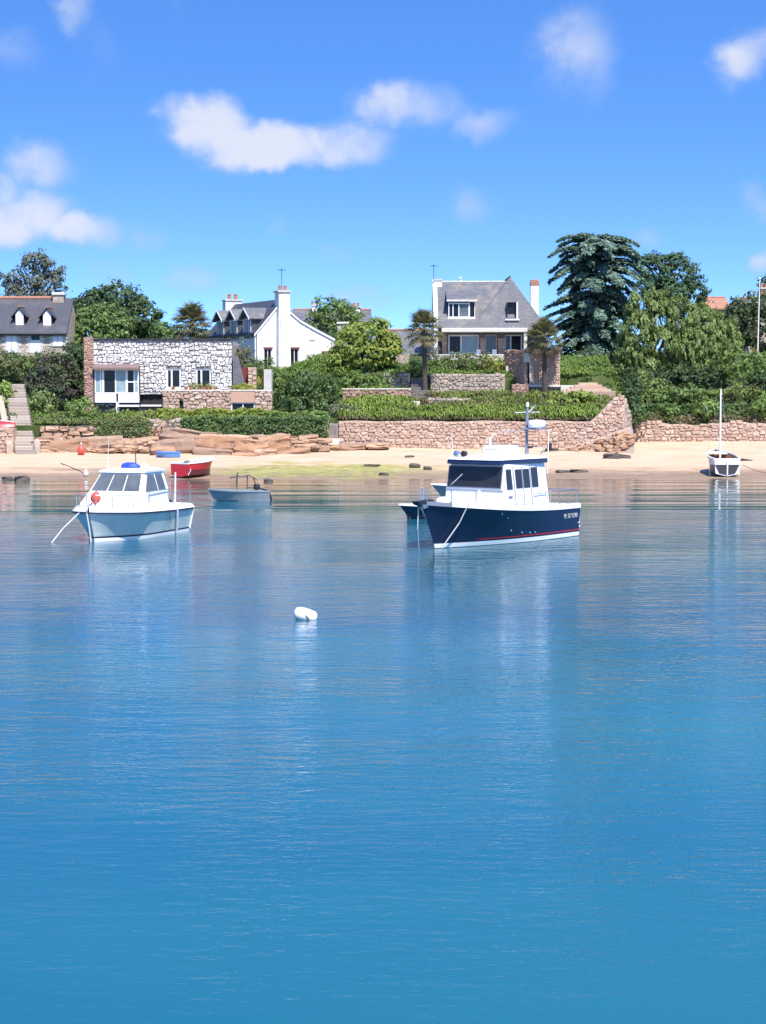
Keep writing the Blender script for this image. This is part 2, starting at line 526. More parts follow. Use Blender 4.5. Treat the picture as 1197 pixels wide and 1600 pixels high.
# ---------------------------------------------------------------- water
def water_mat():
    t = NT('sea_water')
    p = t.pos()
    xyz = t.sep(p)
    # a lee of calm water under the shore; the breeze ruffles the rest
    edge = t.math('MULTIPLY', t.math('SUBTRACT', t.noise(.10, 4, .6, t.scale(p, (.45, 1, 1))), .5), 15.0)
    left = t.rng(xyz[0], 8, -6, 0, 7.5)
    yy = t.math('ADD', t.math('ADD', xyz[1], left), t.math('MULTIPLY', edge, t.rng(xyz[0], 9, 3, .08, 1)))
    calm = t.rng(yy, 87.8, t.math('ADD', 88.8, t.rng(xyz[0], 8, 0, 0, 7)))
    # ripples: short wind waves with long low swell, crests lying roughly along x
    v1 = t.scale(p, (.55, 1.7, 1))
    r = t.n('ShaderNodeMapping')
    t.set(r.inputs['Vector'], p)
    r.inputs['Rotation'].default_value = (0, 0, R(-9))
    r.inputs['Scale'].default_value = (.7, 1.6, 1)
    a = t.noise(2.6, 3, .6, r.outputs[0])
    b = t.noise(.8, 2, .55, r.outputs[0])
    c2 = t.noise(9.0, 2, .6, r.outputs[0])
    patch = t.rng(t.noise(.13, 3, .5, t.scale(p, (.5, 1, 1))), .35, .65, .55, 1.15)
    hw = t.math('ADD', t.math('ADD', t.math('MULTIPLY', a, t.rng(xyz[1], 18, 62, .15, .085, False)), t.math('MULTIPLY', b, .16)), t.math('MULTIPLY', c2, t.rng(xyz[1], 18, 60,   .030, .018, False)))
    hw = t.math('MULTIPLY', hw, t.math('MULTIPLY', patch, t.rng(xyz[1], 18, 80, WAVE * 1.25, WAVE * 2.6, False)))
    # in the lee only slow glassy undulation in long bands
    g = t.noise(1.0, 2, .5, t.scale(p, (.025, .42, 1)))
    g2 = t.noise(1.0, 2, .5, t.scale(p, (.10, 1.5, 1)))
    hc = t.math('ADD', t.math('MULTIPLY', g, .085), t.math('MULTIPLY', g2, .010))
    h = t.n('ShaderNodeMix', data_type='FLOAT')
    t.set(h.inputs[0], calm); t.set(h.inputs[2], hw); t.set(h.inputs[3], hc)
    nb = t.bump(h.outputs[0], 1.0, 1.0)
    # body colour: turquoise over pale sand, bluer offshore patches
    bc = t.ramp(t.noise(.045, 4, .5, t.scale(p, (.5, 1, 1))), [(.32, (.007, .078, .140)), (.5, (.010, .104, .153)), (.68, (.020, .138, .155))])
    shal = t.rng(xyz[1], 92, 116, 0, .85)
    bc = t.mix(shal, bc, (.16, .13, .085))
    t.b.inputs['IOR'].default_value = 1.33
    M['sea_water'] = t.fin(bc, .06, nb, None, .5)
WAVE = 0.11
water_mat()
def build_water():
    mb = MB()
    xs = [-900, -300, -120, -60, -30, 0, 30, 60, 120, 300, 900]
    ys = [-600, -100, 0, 20, 40, 60, 80, 100, 112, 126]
    mb.loft([[(x, y, 0) for y in ys] for x in xs], closed=False)
    mb.f = [f[::-1] for f in mb.f]
    structure(mb.build('water', M['sea_water']))
build_water()

# ---------------------------------------------------------------- more materials for the buildings
def building_mats():
    t = NT('slate')
    p = t.pos()
    xyz = t.sep(p)
    c1 = t.n('ShaderNodeCombineXYZ')
    t.set(c1.inputs[0], t.math('ADD', xyz[0], t.math('MULTIPLY', xyz[1], .4))); t.set(c1.inputs[1], xyz[2])
    br = t.n('ShaderNodeTexBrick')
    br.inputs['Scale'].default_value = 4.2
    br.inputs['Mortar Size'].default_value = .03
    br.inputs['Brick Width'].default_value = .8
    br.inputs['Row Height'].default_value = .55
    t.set(br.inputs['Vector'], c1.outputs[0])
    br.inputs['Color1'].default_value = (.105, .108, .122, 1)
    br.inputs['Color2'].default_value = (.155, .155, .165, 1)
    br.inputs['Mortar'].default_value = (.05, .05, .06, 1)
    c = t.mix(t.rng(t.noise(.9, 6, .7, p), .45, .7, 0, .75), br.outputs[0], (.215, .195, .165))
    c = t.mix(t.rng(t.noise(3.5, 5, .7, t.scale(p, (1, 1, .3))), .55, .75, 0, .5), c, (.06, .06, .066))
    M['slate'] = t.fin(c, .62, t.bump(br.outputs['Fac'], .4, .02), None, .4)
    t = NT('slate_dark')
    p = t.pos()
    n = t.noise(5, 5, .7, t.scale(p, (1, 1, 2.5)))
    c = t.ramp(n, [(.3, (.045, .047, .056)), (.7, (.085, .085, .098))])
    c = t.mix(t.rng(t.noise(.8, 5, .6, p), .5, .7, 0, .5), c, (.12, .11, .10))
    M['slate_dark'] = t.fin(c, .55, t.bump(n, .3, .02), None, .4)
    t = NT('render_white')
    p = t.pos()
    c = t.ramp(t.noise(1.3, 6, .6, p), [(.3, (.70, .69, .67)), (.7, (.80, .795, .78))])
    st = t.rng(t.noise(1.5, 6, .72, t.scale(p, (1.5, 1.5, .13))), .47, .72, 0, .72)
    c = t.mix(st, c, (.36, .34, .33))
    M['render_white'] = t.fin(c, .9, t.bump(t.noise(14, 4, .6, p), .25, .02), None, .2)
    t = NT('rubble')
    p = t.pos()
    vv = t.scale(p, (1, 1, 1.5))
    cc = t.voro(3.2, vv, 'F1', 'Color')
    q = t.n('ShaderNodeSeparateColor'); t.set(q.inputs[0], cc)
    c = t.ramp(q.outputs[0], [(.0, (.29, .235, .19)), (.35, (.40, .32, .245)), (.7, (.33, .28, .235)), (1, (.47, .39, .31))])
    e = t.voro(3.2, vv, 'DISTANCE_TO_EDGE')
    c = t.mix(t.rng(e, .02, .07, 1, 0), c, (.48, .42, .35))
    M['rubble'] = t.fin(c, .93, t.bump(t.rng(e, 0, .12), .6, .05), None, .2)
    t = NT('roof_tile')
    p = t.pos()
    c = t.ramp(t.noise(4, 4, .6, p), [(.3, (.30, .14, .09)), (.7, (.42, .22, .15))])
    M['roof_tile'] = t.fin(c, .85, t.bump(t.noise(8, 3, .5, t.scale(p, (1, 1, 3))), .5, .03), None, .2)
    for nm, col, ro in (('glass_dark', (.012, .014, .018), .08), ('glass_blue', (.27, .36, .38), .12), ('glass_grey', (.10, .115, .125), .10), ('glass_boat', (.025, .027, .03), .07)):
        t = NT(nm)
        n = t.noise(1.8, 4, .6, t.pos())
        c = t.ramp(n, [(.3, tuple(x * .75 for x in col)), (.7, tuple(x * 1.2 for x in col))])
        M[nm] = t.fin(c, ro, t.bump(t.noise(1.2, 2, .5, t.pos()), .05, .05), None, .2 if 'dark' in nm else .4)
building_mats()
simple('paint_white', (.78, .78, .77), .45, .06, 2)
simple('shutter_white', (.76, .76, .76), .5, .08, 2)
simple('awning_brown', (.20, .135, .125), .7, .2, 4)
simple('panel_pink', (.50, .30, .22), .8, .12, 3)
simple('lintel', (.56, .53, .48), .9, .15, 4, .3)
simple('terracotta', (.42, .16, .09), .8, .25, 6)
simple('concrete', (.46, .44, .41), .9, .2, 2.5, .3, dirt=(.25, .23, .2))
simple('dark_void', (.018, .016, .016), .9, .2, 2)  # near-black sheets stand in for unlit rooms and openings
simple('dark_metal', (.05, .05, .055), .45, .2, 5, metal=.6)
simple('wood_grey', (.30, .27, .24), .85, .3, 5, .3, stretch=(1, 1, .2))
simple('red_paint', (.45, .03, .035), .4, .15, 3)
simple('red_curtain', (.20, .03, .03), .8, .2, 4)

# ---------------------------------------------------------------- pieces
def unit_stones(k=9):
    out = []
    for q in range(k):
        out.append([])
        n = 8
        base = [(-.5, -.5), (0, -.5), (.5, -.5), (.5, 0), (.5, .5), (0, .5), (-.5, .5), (-.5, 0)]
        P = [(a * random.uniform(.84, 1.0), b * random.uniform(.84, 1.0)) for a, b in base]
        P = [(a, b) if abs(a) < .1 or abs(b) < .1 else (a * random.uniform(.86, 1), b * random.uniform(.86, 1)) for a, b in P]
        mb = MB()
        mb.loft([[(a, .5, b) for a, b in P], [(a, -.2, b) for a, b in P], [(a * .8 + random.uniform(-.04, .04), -.5 + random.uniform(-.12, .12), b * .78 + random.uniform(-.04, .04)) for a, b in P]], True, False, True)
        out[-1] = mb
    return out
UNIT = unit_stones()
UM = {}
def stone_mesh(i, mat):
    key = (i, mat)
    if key not in UM:
        me = bpy.data.meshes.new('stone')
        me.from_pydata(UNIT[i].v, [], UNIT[i].f)
        me.materials.append(M[mat])
        UM[key] = me
    return UM[key]

def stones(root, org, O, U, w, h, mat, row=(.2, .36), wid=(.28, .75), dep=.16, holes=(), cap=300, top=None, bottom=None, name='stone', gap=.985):
    """irregular courses of single stones on a wall face; O bottom left, U along the wall, holes as (u0, u1, z0, z1)"""
    O, U = Vector(O), Vector(U).normalized()
    N = U.cross(Vector((0, 0, 1)))
    ang = math.atan2(U.y, U.x)
    lst = []
    z = 0.0
    while z < h - .05:
        rh = min(random.uniform(*row), h - z)
        if h - z - rh < row[0] * .6: rh = h - z
        iv = [(0.0, w)]
        for (a, b, c, d) in holes:
            if c < z + rh * .75 and d > z + rh * .25:
                nv = []
                for (p, q) in iv:
                    if b <= p or a >= q: nv.append((p, q)); continue
                    if a > p: nv.append((p, a))
                    if b < q: nv.append((b, q))
                iv = nv
        for (p, q) in iv:
            u = p
            while u < q - .04:
                wd = min(random.uniform(*wid), q - u)
                if q - u - wd < wid[0] * .5: wd = q - u
                uc, zc = u + wd / 2, z + rh / 2
                u += wd
                if top is not None and zc + rh * .3 > top(uc): continue
                if bottom is not None and zc < bottom(uc): continue
                hh = rh * random.uniform(.86, 1.25)
                wd *= random.uniform(.92, 1.1)
                lst.append((uc, zc + random.uniform(-.06, .06), wd, hh))
        z += rh
    lst.sort(key=lambda s: -s[2] * s[3])
    rest = MB()
    for i, (uc, zc, wd, hh) in enumerate(lst):
        loc = O + U * uc + Vector((0, 0, zc)) + N * random.uniform(-.05, .015)
        k = random.randrange(len(UNIT))
        roll = random.uniform(-.13, .13)
        flip = -1 if random.random() < .5 else 1
        mt = Matrix.Translation(loc) @ Matrix.Rotation(ang, 4, 'Z') @ Matrix.Rotation(roll, 4, 'Y') @ Matrix.Diagonal((wd * gap * flip, dep, hh * gap, 1))
        if i < cap:
            o = bpy.data.objects.new(name, stone_mesh(k, mat))
            COL.objects.link(o)
            o.parent = root
            o.matrix_local = Matrix.Translation(-Vector(org)) @ mt
        else:
            fs = UNIT[k].f if flip > 0 else [f[::-1] for f in UNIT[k].f]
            rest.add([mt @ Vector(v) for v in UNIT[k].v], fs)
    if rest.v:
        rest.build(name + 'work', M[mat], root, org, kind='stuff')

def holed(mb, x0, x1, z0, z1, y0, y1, holes=()):
    """wall slab facing the camera with openings (x0, x1, z0, z1)"""
    xs = sorted({x0, x1, *[min(max(v, x0), x1) for h in holes for v in h[:2]]})
    zs = sorted({z0, z1, *[min(max(v, z0), z1) for h in holes for v in h[2:]]})
    for a, b in zip(xs, xs[1:]):
        run = None
        for c, d in zip(zs, zs[1:]):
            inside = any(h[0] - 1e-6 <= a and b <= h[1] + 1e-6 and h[2] - 1e-6 <= c and d <= h[3] + 1e-6 for h in holes)
            if inside:
                if run: mb.box(a, b, y0, y1, *run); run = None
            else:
                run = (run[0], d) if run else (c, d)
        if run: mb.box(a, b, y0, y1, *run)
    return mb

def window(root, org, x0, x1, z0, z1, y, cols=(0, 1), rows=(0, 1), glass='glass_dark', frame='paint_white', fw=.07, d=.09, name='window', skip=()):
    """frame with bars; each pane a piece of its own. y is the outer face"""
    mb = MB()
    w, h = x1 - x0, z1 - z0
    xs = [x0 + w * c for c in cols]
    zs = [z0 + h * c for c in rows]
    for i, xx in enumerate(xs):
        a = xx if i == 0 else (xx - fw if i == len(xs) - 1 else xx - fw / 2)
        mb.box(a, a + fw, y, y + d, z0, z1)
    for i, zz in enumerate(zs):
        a = zz if i == 0 else (zz - fw if i == len(zs) - 1 else zz - fw / 2)
        mb.box(x0 + .003, x1 - .003, y + .004, y + d - .004, a, a + fw)
    fr = mb.build(name, M[frame], root, org)
    k = 0
    for i in range(len(xs) - 1):
        for j in range(len(zs) - 1):
            g = glass if isinstance(glass, str) else glass[k % len(glass)]
            k += 1
            MB().box(xs[i] + .01, xs[i + 1] - .01, y + d * .5, y + d * .5 + .02, zs[j] + .01, zs[j + 1] - .01).build('pane', M[g], fr, org)
    return fr

def pots(root, org, pts, h=.45, r=.13, mat='terracotta', parent=None):
    for p in pts:
        MB().lathe([(r, 0), (r * .85, h * .75), (r * 1.05, h * .8), (r * .95, h), (r * .7, h)], 10, p).build('chimney_pot', M[mat], parent or root, org)

def antenna(root, org, base, h, n=4, w=.5, rz=.4):
    mb = MB()
    b = Vector(base)
    mb.tube([b, b + Vector((0, 0, h))], .025, 5)
    d = Vector((math.cos(rz), math.sin(rz), 0))
    e = Vector((-math.sin(rz), math.cos(rz), 0))
    t = b + Vector((0, 0, h * .94))
    mb.tube([t - d * w, t + d * w], .018, 5)
    for i in range(n):
        c = t + d * w * (-1 + 2 * i / (n - 1))
        mb.tube([c - e * .3, c + e * .3], .014, 4)
    return mb.build('antenna', M['dark_metal'], root, org)

# ---------------------------------------------------------------- old stone house on the left
def old_house():
    Y = 165.0
    org = at(52, 552, Y + 2)
    org.z = 8.2
    r = thing('stone_house', 'old rubble stone house with two white dormers under a dark slate roof', 'house', org)
    x0, x1 = X(-70, Y), X(105, Y)
    ze, zr = Z(519, Y), Z(466, Y + 3.6)
    W = [(X(a, Y), X(b, Y), Z(d, Y), Z(c, Y)) for a, b, c, d in ((11, 27, 522, 551), (48, 64, 523, 551), (84, 99, 524, 541))]
    holed(MB(), x0, x1, 7.6, ze, Y, Y + .5, W).build('wall', M['rubble'], r, org)
    MB().prism([(x1 - .02, Y + .5, 7.6), (x1 - .02, Y + 7.2, 7.6), (x1 - .02, Y + 7.2, ze), (x1 - .02, Y + 3.6, zr - .15), (x1 - .02, Y + .5, ze + .3)], (-.5, 0, 0)).build('gable_wall', M['rubble'], r, org)
    MB().box(x0, x1 - .6, Y + 6.9, Y + 7.2, 7.6, ze).build('rear_wall', M['rubble'], r, org)
    rf = MB()
    rf.prism([(x0 - .2, Y - .35, ze - .1), (x0 - .2, Y + 3.6, zr), (x0 - .2, Y + 7.5, ze - .1), (x0 - .2, Y + 7.5, ze - .3), (x0 - .2, Y + 3.6, zr - .2), (x0 - .2, Y - .35, ze - .3)], (x1 - x0 + .25, 0, 0))
    roof = rf.build('roof', M['slate_dark'], r, org)
    MB().tube([(x0 - .2, Y + 3.6, zr + .02), (X(92, Y + 3.6), Y + 3.6, zr + .02)], .16, 8).build('ridge_tiles', M['roof_tile'], roof, org)
    MB().tube([(x0 - .2, Y - .42, ze - .16), (x1 + .05, Y - .42, ze - .16)], .09, 8).build('gutter', M['dark_metal'], roof, org)
    # pale dressed surrounds and closed shutters
    for i, (a, b, c, d) in enumerate(W):
        mb = MB()
        s = .22
        for q in range(6):
            zz0, zz1 = c + (d - c) * q / 6, c + (d - c) * (q + 1) / 6
            e = s if q % 2 else s * 1.7
            mb.box(a - e, a + .02, Y - .05, Y + .2, zz0 + .01, zz1 - .01)
            mb.box(b - .02, b + e, Y - .05, Y + .2, zz0 + .01, zz1 - .01)
        mb.box(a - s * 1.2, b + s * 1.2, Y - .06, Y + .2, d - .02, d + .22)
        mb.build('window_surround', M['lintel'], r, org)
        if i == 1:
            dr = MB().box(a, b, Y - .03, Y + .03, c, c + (d - c) * .70).box(a, a + .08, Y + .08, Y + .17, c, d).box(b - .08, b, Y + .08, Y + .17, c, d).build('door', M['shutter_white'], r, org)
            MB().box(a + .08, b - .08, Y + .12, Y + .14, c + (d - c) * .70, d).build('pane', M['glass_dark'], dr, org)
        else:
            mid = (a + b) / 2
            sh = MB().box(a, mid - .015, Y - .10, Y - .05, c, d).box(mid + .015, b, Y - .10, Y - .05, c, d)
            for q in range(1, 8):
                zz = c + (d - c) * q / 8
                sh.box(a + .06, mid - .07, Y - .115, Y - .09, zz - .03, zz + .03).box(mid + .07, b - .06, Y - .115, Y - .09, zz - .03, zz + .03)
            sh.build('shutter', M['shutter_white'], r, org)
    for (pa, pb, ya, yb) in ((25, 39, 483, 508), (68, 82, 484, 509)):
        yy = Y + .55
        a, b = X(pa, yy), X(pb, yy)
        zb, zt = Z(yb, yy), Z(ya + 7, yy)
        pk = Z(ya - 2, yy)
        d = MB()
        d.prism([(a, yy, zb), (b, yy, zb), (b, yy, zt), ((a + b) / 2, yy, pk), (a, yy, zt)], (0, 2.6, 0))
        do = d.build('dormer', M['slate_dark'], r, org)
        MB().prism([(a + .05, yy - .04, zb), (b - .05, yy - .04, zb), (b - .05, yy - .04, zt - .02), ((a + b) / 2, yy - .04, pk - .1), (a + .05, yy - .04, zt - .02)], (0, .05, 0)).build('shutter', M['shutter_white'], do, org)
        q = MB()
        q.prism([(a - .35, yy - .2, zt - .25), ((a + b) / 2, yy - .2, pk + .12), ((a + b) / 2, yy - .2, pk), (a - .35, yy - .2, zt - .37)], (0, 2.8, 0))
        q.prism([(b + .3, yy - .2, zt - .23), ((a + b) / 2, yy - .2, pk + .12), ((a + b) / 2, yy - .2, pk), (b + .3, yy - .2, zt - .35)], (0, 2.8, 0))
        q.build('dormer_roof', M['slate_dark'], do, org)
        MB().tube([((a + b) / 2, yy - .2, pk + .12), ((a + b) / 2, yy + 2.4, pk + .12)], .11, 7).build('ridge_tiles', M['roof_tile'], do, org)
    a, b = X(85, Y + 3.4), X(102, Y + 3.4)
    ch = MB().box(a, b, Y + 3.1, Y + 4.1, zr - 1.0, Z(461, Y + 3.4)).build('chimney', M['rubble'], r, org)
    MB().bbox(a - .1, b + .1, Y + 3.0, Y + 4.2, Z(461, Y + 3.4), Z(457, Y + 3.4), .04).build('chimney_cap', M['lintel'], ch, org)
old_house()

# ---------------------------------------------------------------- flat roofed house with whitewashed stone front
def modern_house():
    Y = 146.0
    org = Vector((X(255, Y), Y + 4, 3.6))
    r = thing('flat_roofed_house', 'flat roofed house with whitewashed rubble front above a pink stone podium', 'house', org)
    x0, x1 = X(146, Y), X(363, Y)
    zt, zb = Z(532, Y), Z(634, Y)
    bay = (X(147, Y), X(218, Y), Z(630, Y), Z(570, Y))
    w1 = (X(260, Y), X(283, Y), Z(607, Y), Z(576, Y))
    w2 = (X(306, Y), X(330, Y), Z(607, Y), Z(576, Y))
    gar = (X(218, Y), X(255, Y), zb, Z(617, Y))
    holes = [bay, w1, w2, gar]
    holed(MB(), x0, x1, zb, zt, Y, Y + .4, holes).build('wall', M['mortar_dark'], r, org)
    stones(r, org, (x0, Y - .05, zb), (1, 0, 0), x1 - x0, zt - zb, 'whitewashed', (.12, .26), (.16, .46), .12,
           [(h[0] - x0, h[1] - x0, h[2] - zb, h[3] - zb) for h in holes], 300, gap=.95)
    MB().box(x0, x1, Y + .4, Y + 8.5, zt - .35, zt - .05).build('flat_roof', M['concrete'], r, org)
    MB().bbox(X(143, Y), X(365, Y), Y - .22, Y + .45, zt, zt + .14, .03).build('roof_edge', M['dark_metal'], r, org)
    MB().box(x0, x0 + .4, Y + .4, Y + 8.5, 3.2, zt - .36).build('side_wall', M['rubble'], r, org)
    MB().box(x1 - .4, x1, Y + .4, Y + 8.5, 3.2, zt - .36).build('side_wall', M['rubble'], r, org)
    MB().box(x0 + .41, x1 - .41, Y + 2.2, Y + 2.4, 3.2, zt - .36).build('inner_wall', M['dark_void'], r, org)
    # red brick pier at the left end
    a, b = X(131, Y - .6), X(146, Y - .6)
    zt2 = Z(528, Y - .6)
    pier = MB().box(a + .03, b - .03, Y - .55, Y + 8, 3.2, zt2).build('brick_pier', M['mortar'], r, org)
    stones(pier, org, (a, Y - .58, 3.3), (1, 0, 0), b - a, zt2 - 3.25, 'brick', (.12, .17), (.2, .34), .1, cap=140, name='brick', gap=.93)
    stones(pier, org, (a, Y + 2.4, 3.3), (0, -1, 0), 2.9, zt2 - 3.25, 'brick', (.16, .2), (.3, .5), .08, cap=0, name='brick')
    # bay window
    by = Y - .55
    f = lambda a, b, c, d: (X(a, by), X(b, by), Z(d, by), Z(c, by))
    bw = thing_part_box(r, org, 'bay_window', f(147, 218, 577, 629), by + .12, Y + .4)
    for (a, b, c, d, cols, rows, gl) in ((148, 161, 577, 615, (0, .72, 1), (0, 1), ('glass_blue', 'glass_dark')), (161, 198, 577, 615, (0, .53, 1), (0, 1), ('glass_dark', 'glass_blue')), (198, 217, 577, 615, (0, .62, 1), (0, .48, 1), ('glass_dark', 'glass_dark', 'glass_blue', 'glass_blue'))):
        window(r, org, *f(a, b, c, d), by, cols, rows, gl, fw=.085)
    for (a, b) in ((148, 181.5), (184.5, 217.5)):
        q = f(a, b, 616, 629)
        MB().bbox(q[0], q[1], by - .1, by + .2, q[2], q[3], .03).build('apron_panel', M['paint_white'], r, org)
    q = f(146, 218, 568.5, 577)
    MB().prism([(q[0], by - .5, q[2] - .02), (q[0], by - .5, q[2] + .12), (q[0], Y - .03, q[3]), (q[0], Y - .03, q[2])], (q[1] - q[0], 0, 0)).build('awning', M['awning_brown'], r, org)
    q = f(184, 217, 632.5, 635.5)
    MB().box(q[0], q[1], by - .2, Y + .1, q[2], q[3]).build('sill', M['paint_white'], r, org)
    q = f(181, 186, 628, 640)
    MB().box(q[0], q[1], by, by + .22, 3.2, q[3]).build('bay_post', M['paint_white'], r, org)
    q = f(147, 255, 628, 650)
    MB().box(q[0], q[1], Y + .1, Y + .3, 3.2, zb + .1).build('gap_backing', M['dark_stone'], r, org)  # dark sheet standing in for the shade in the gap under the bay
    MB().box(X(220, Y), X(254, Y), Y - .1, Y + .1, Z(635, Y), Z(632.5, Y)).build('sill', M['paint_white'], r, org)
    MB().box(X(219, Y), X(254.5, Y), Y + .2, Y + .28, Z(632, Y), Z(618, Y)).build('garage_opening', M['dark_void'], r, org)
    for w, gl in ((w1, ('glass_dark', 'glass_dark')), (w2, ('glass_dark', 'glass_dark'))):
        window(r, org, *w, Y + .06, (0, .36, 1), (0, 1), gl, fw=.12, d=.1)
        MB().box(w[0] - .1, w[1] + .1, Y - .16, Y + .1, w[2] - .1, w[2]).build('sill', M['concrete'], r, org)
    # podium
    py = 144.4
    f = lambda a, b, c, d: (X(a, py), X(b, py), Z(d, py), Z(c, py))
    P = f(254, 425, 611, 652)
    hol = [f(280, 286, 626, 648), f(361, 398, 629, 648)]
    panel = f(361, 398, 612, 629)
    holed(MB(), P[0], P[1], 3.2, P[3], py, py + .4, hol).build('podium_wall', M['mortar'], r, org)
    stones(r, org, (P[0], py - .05, 3.25), (1, 0, 0), P[1] - P[0], P[3] - 3.25, 'granite', (.16, .28), (.22, .6), .14,
           [(h[0] - P[0], h[1] - P[0], h[2] - 3.25, h[3] - 3.25) for h in hol + [panel]], 230)
    MB().box(panel[0], panel[1], py - .08, py + .1, panel[2], panel[3]).build('pink_panel', M['panel_pink'], r, org)
    window(r, org, *hol[1], py + .04, (0, .5, 1), (0, 1), 'glass_dark', fw=.08)
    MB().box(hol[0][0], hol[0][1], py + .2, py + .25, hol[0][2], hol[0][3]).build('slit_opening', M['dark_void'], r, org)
    MB().box(P[0], P[1], py + .4, Y + .02, P[3] - .25, P[3] - .05).build('terrace_floor', M['concrete'], r, org)
    MB().bbox(P[0] - .02, P[1] + .02, py - .1, py + .35, P[3], P[3] + .09, .02).build('coping', M['coping'], r, org)
    # slanting slab and pillar at the right end
    MB().prism([(X(364, 145.6), 145.6, Z(607, 145.6)), (X(383, 145.6), 145.6, Z(607, 145.6)), (X(381, 145.6), 145.6, Z(594, 145.6)), (X(372, 145.6), 145.6, Z(557, 145.6)), (X(364, 145.6), 145.6, Z(556, 145.6))], (0, .8, 0)).build('slanting_slab', M['slate'], r, org)
    MB().box(X(378, 147), X(389, 147), 147, 147.1, Z(612, 147), Z(574, 147)).build('red_curtain', M['red_curtain'], r, org)
    pl = MB().box(X(387.5, 146), X(400.5, 146), 146, 146.8, 3.3, Z(574, 146)).build('pillar', M['mortar'], r, org)
    stones(pl, org, (X(387, 146), 145.95, Z(612, 146)), (1, 0, 0), .68, 1.8, 'granite', (.2, .28), (.3, .4), .12, cap=40)
    p2 = MB().box(X(412.5, 145), X(424.5, 145), 144.9, 146.5, 3.3, Z(577, 145)).build('pillar', M['concrete'], r, org)
    for px in (290, 298, 318, 325, 336, 270):
        p = at(px, 607, py + .3)
        pot = tag(MB().lathe([(.10, 0), (.16, .22), (.17, .24), (.14, .24)], 10, (p.x, p.y + .3, P[3] + .09)).build('flower_pot', M['terracotta']), 'terracotta flower pot on the podium below the whitewashed wall', 'flower pot', 'flower pots on the podium terrace')
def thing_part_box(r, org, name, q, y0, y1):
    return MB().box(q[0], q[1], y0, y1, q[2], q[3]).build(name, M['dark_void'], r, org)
modern_house()

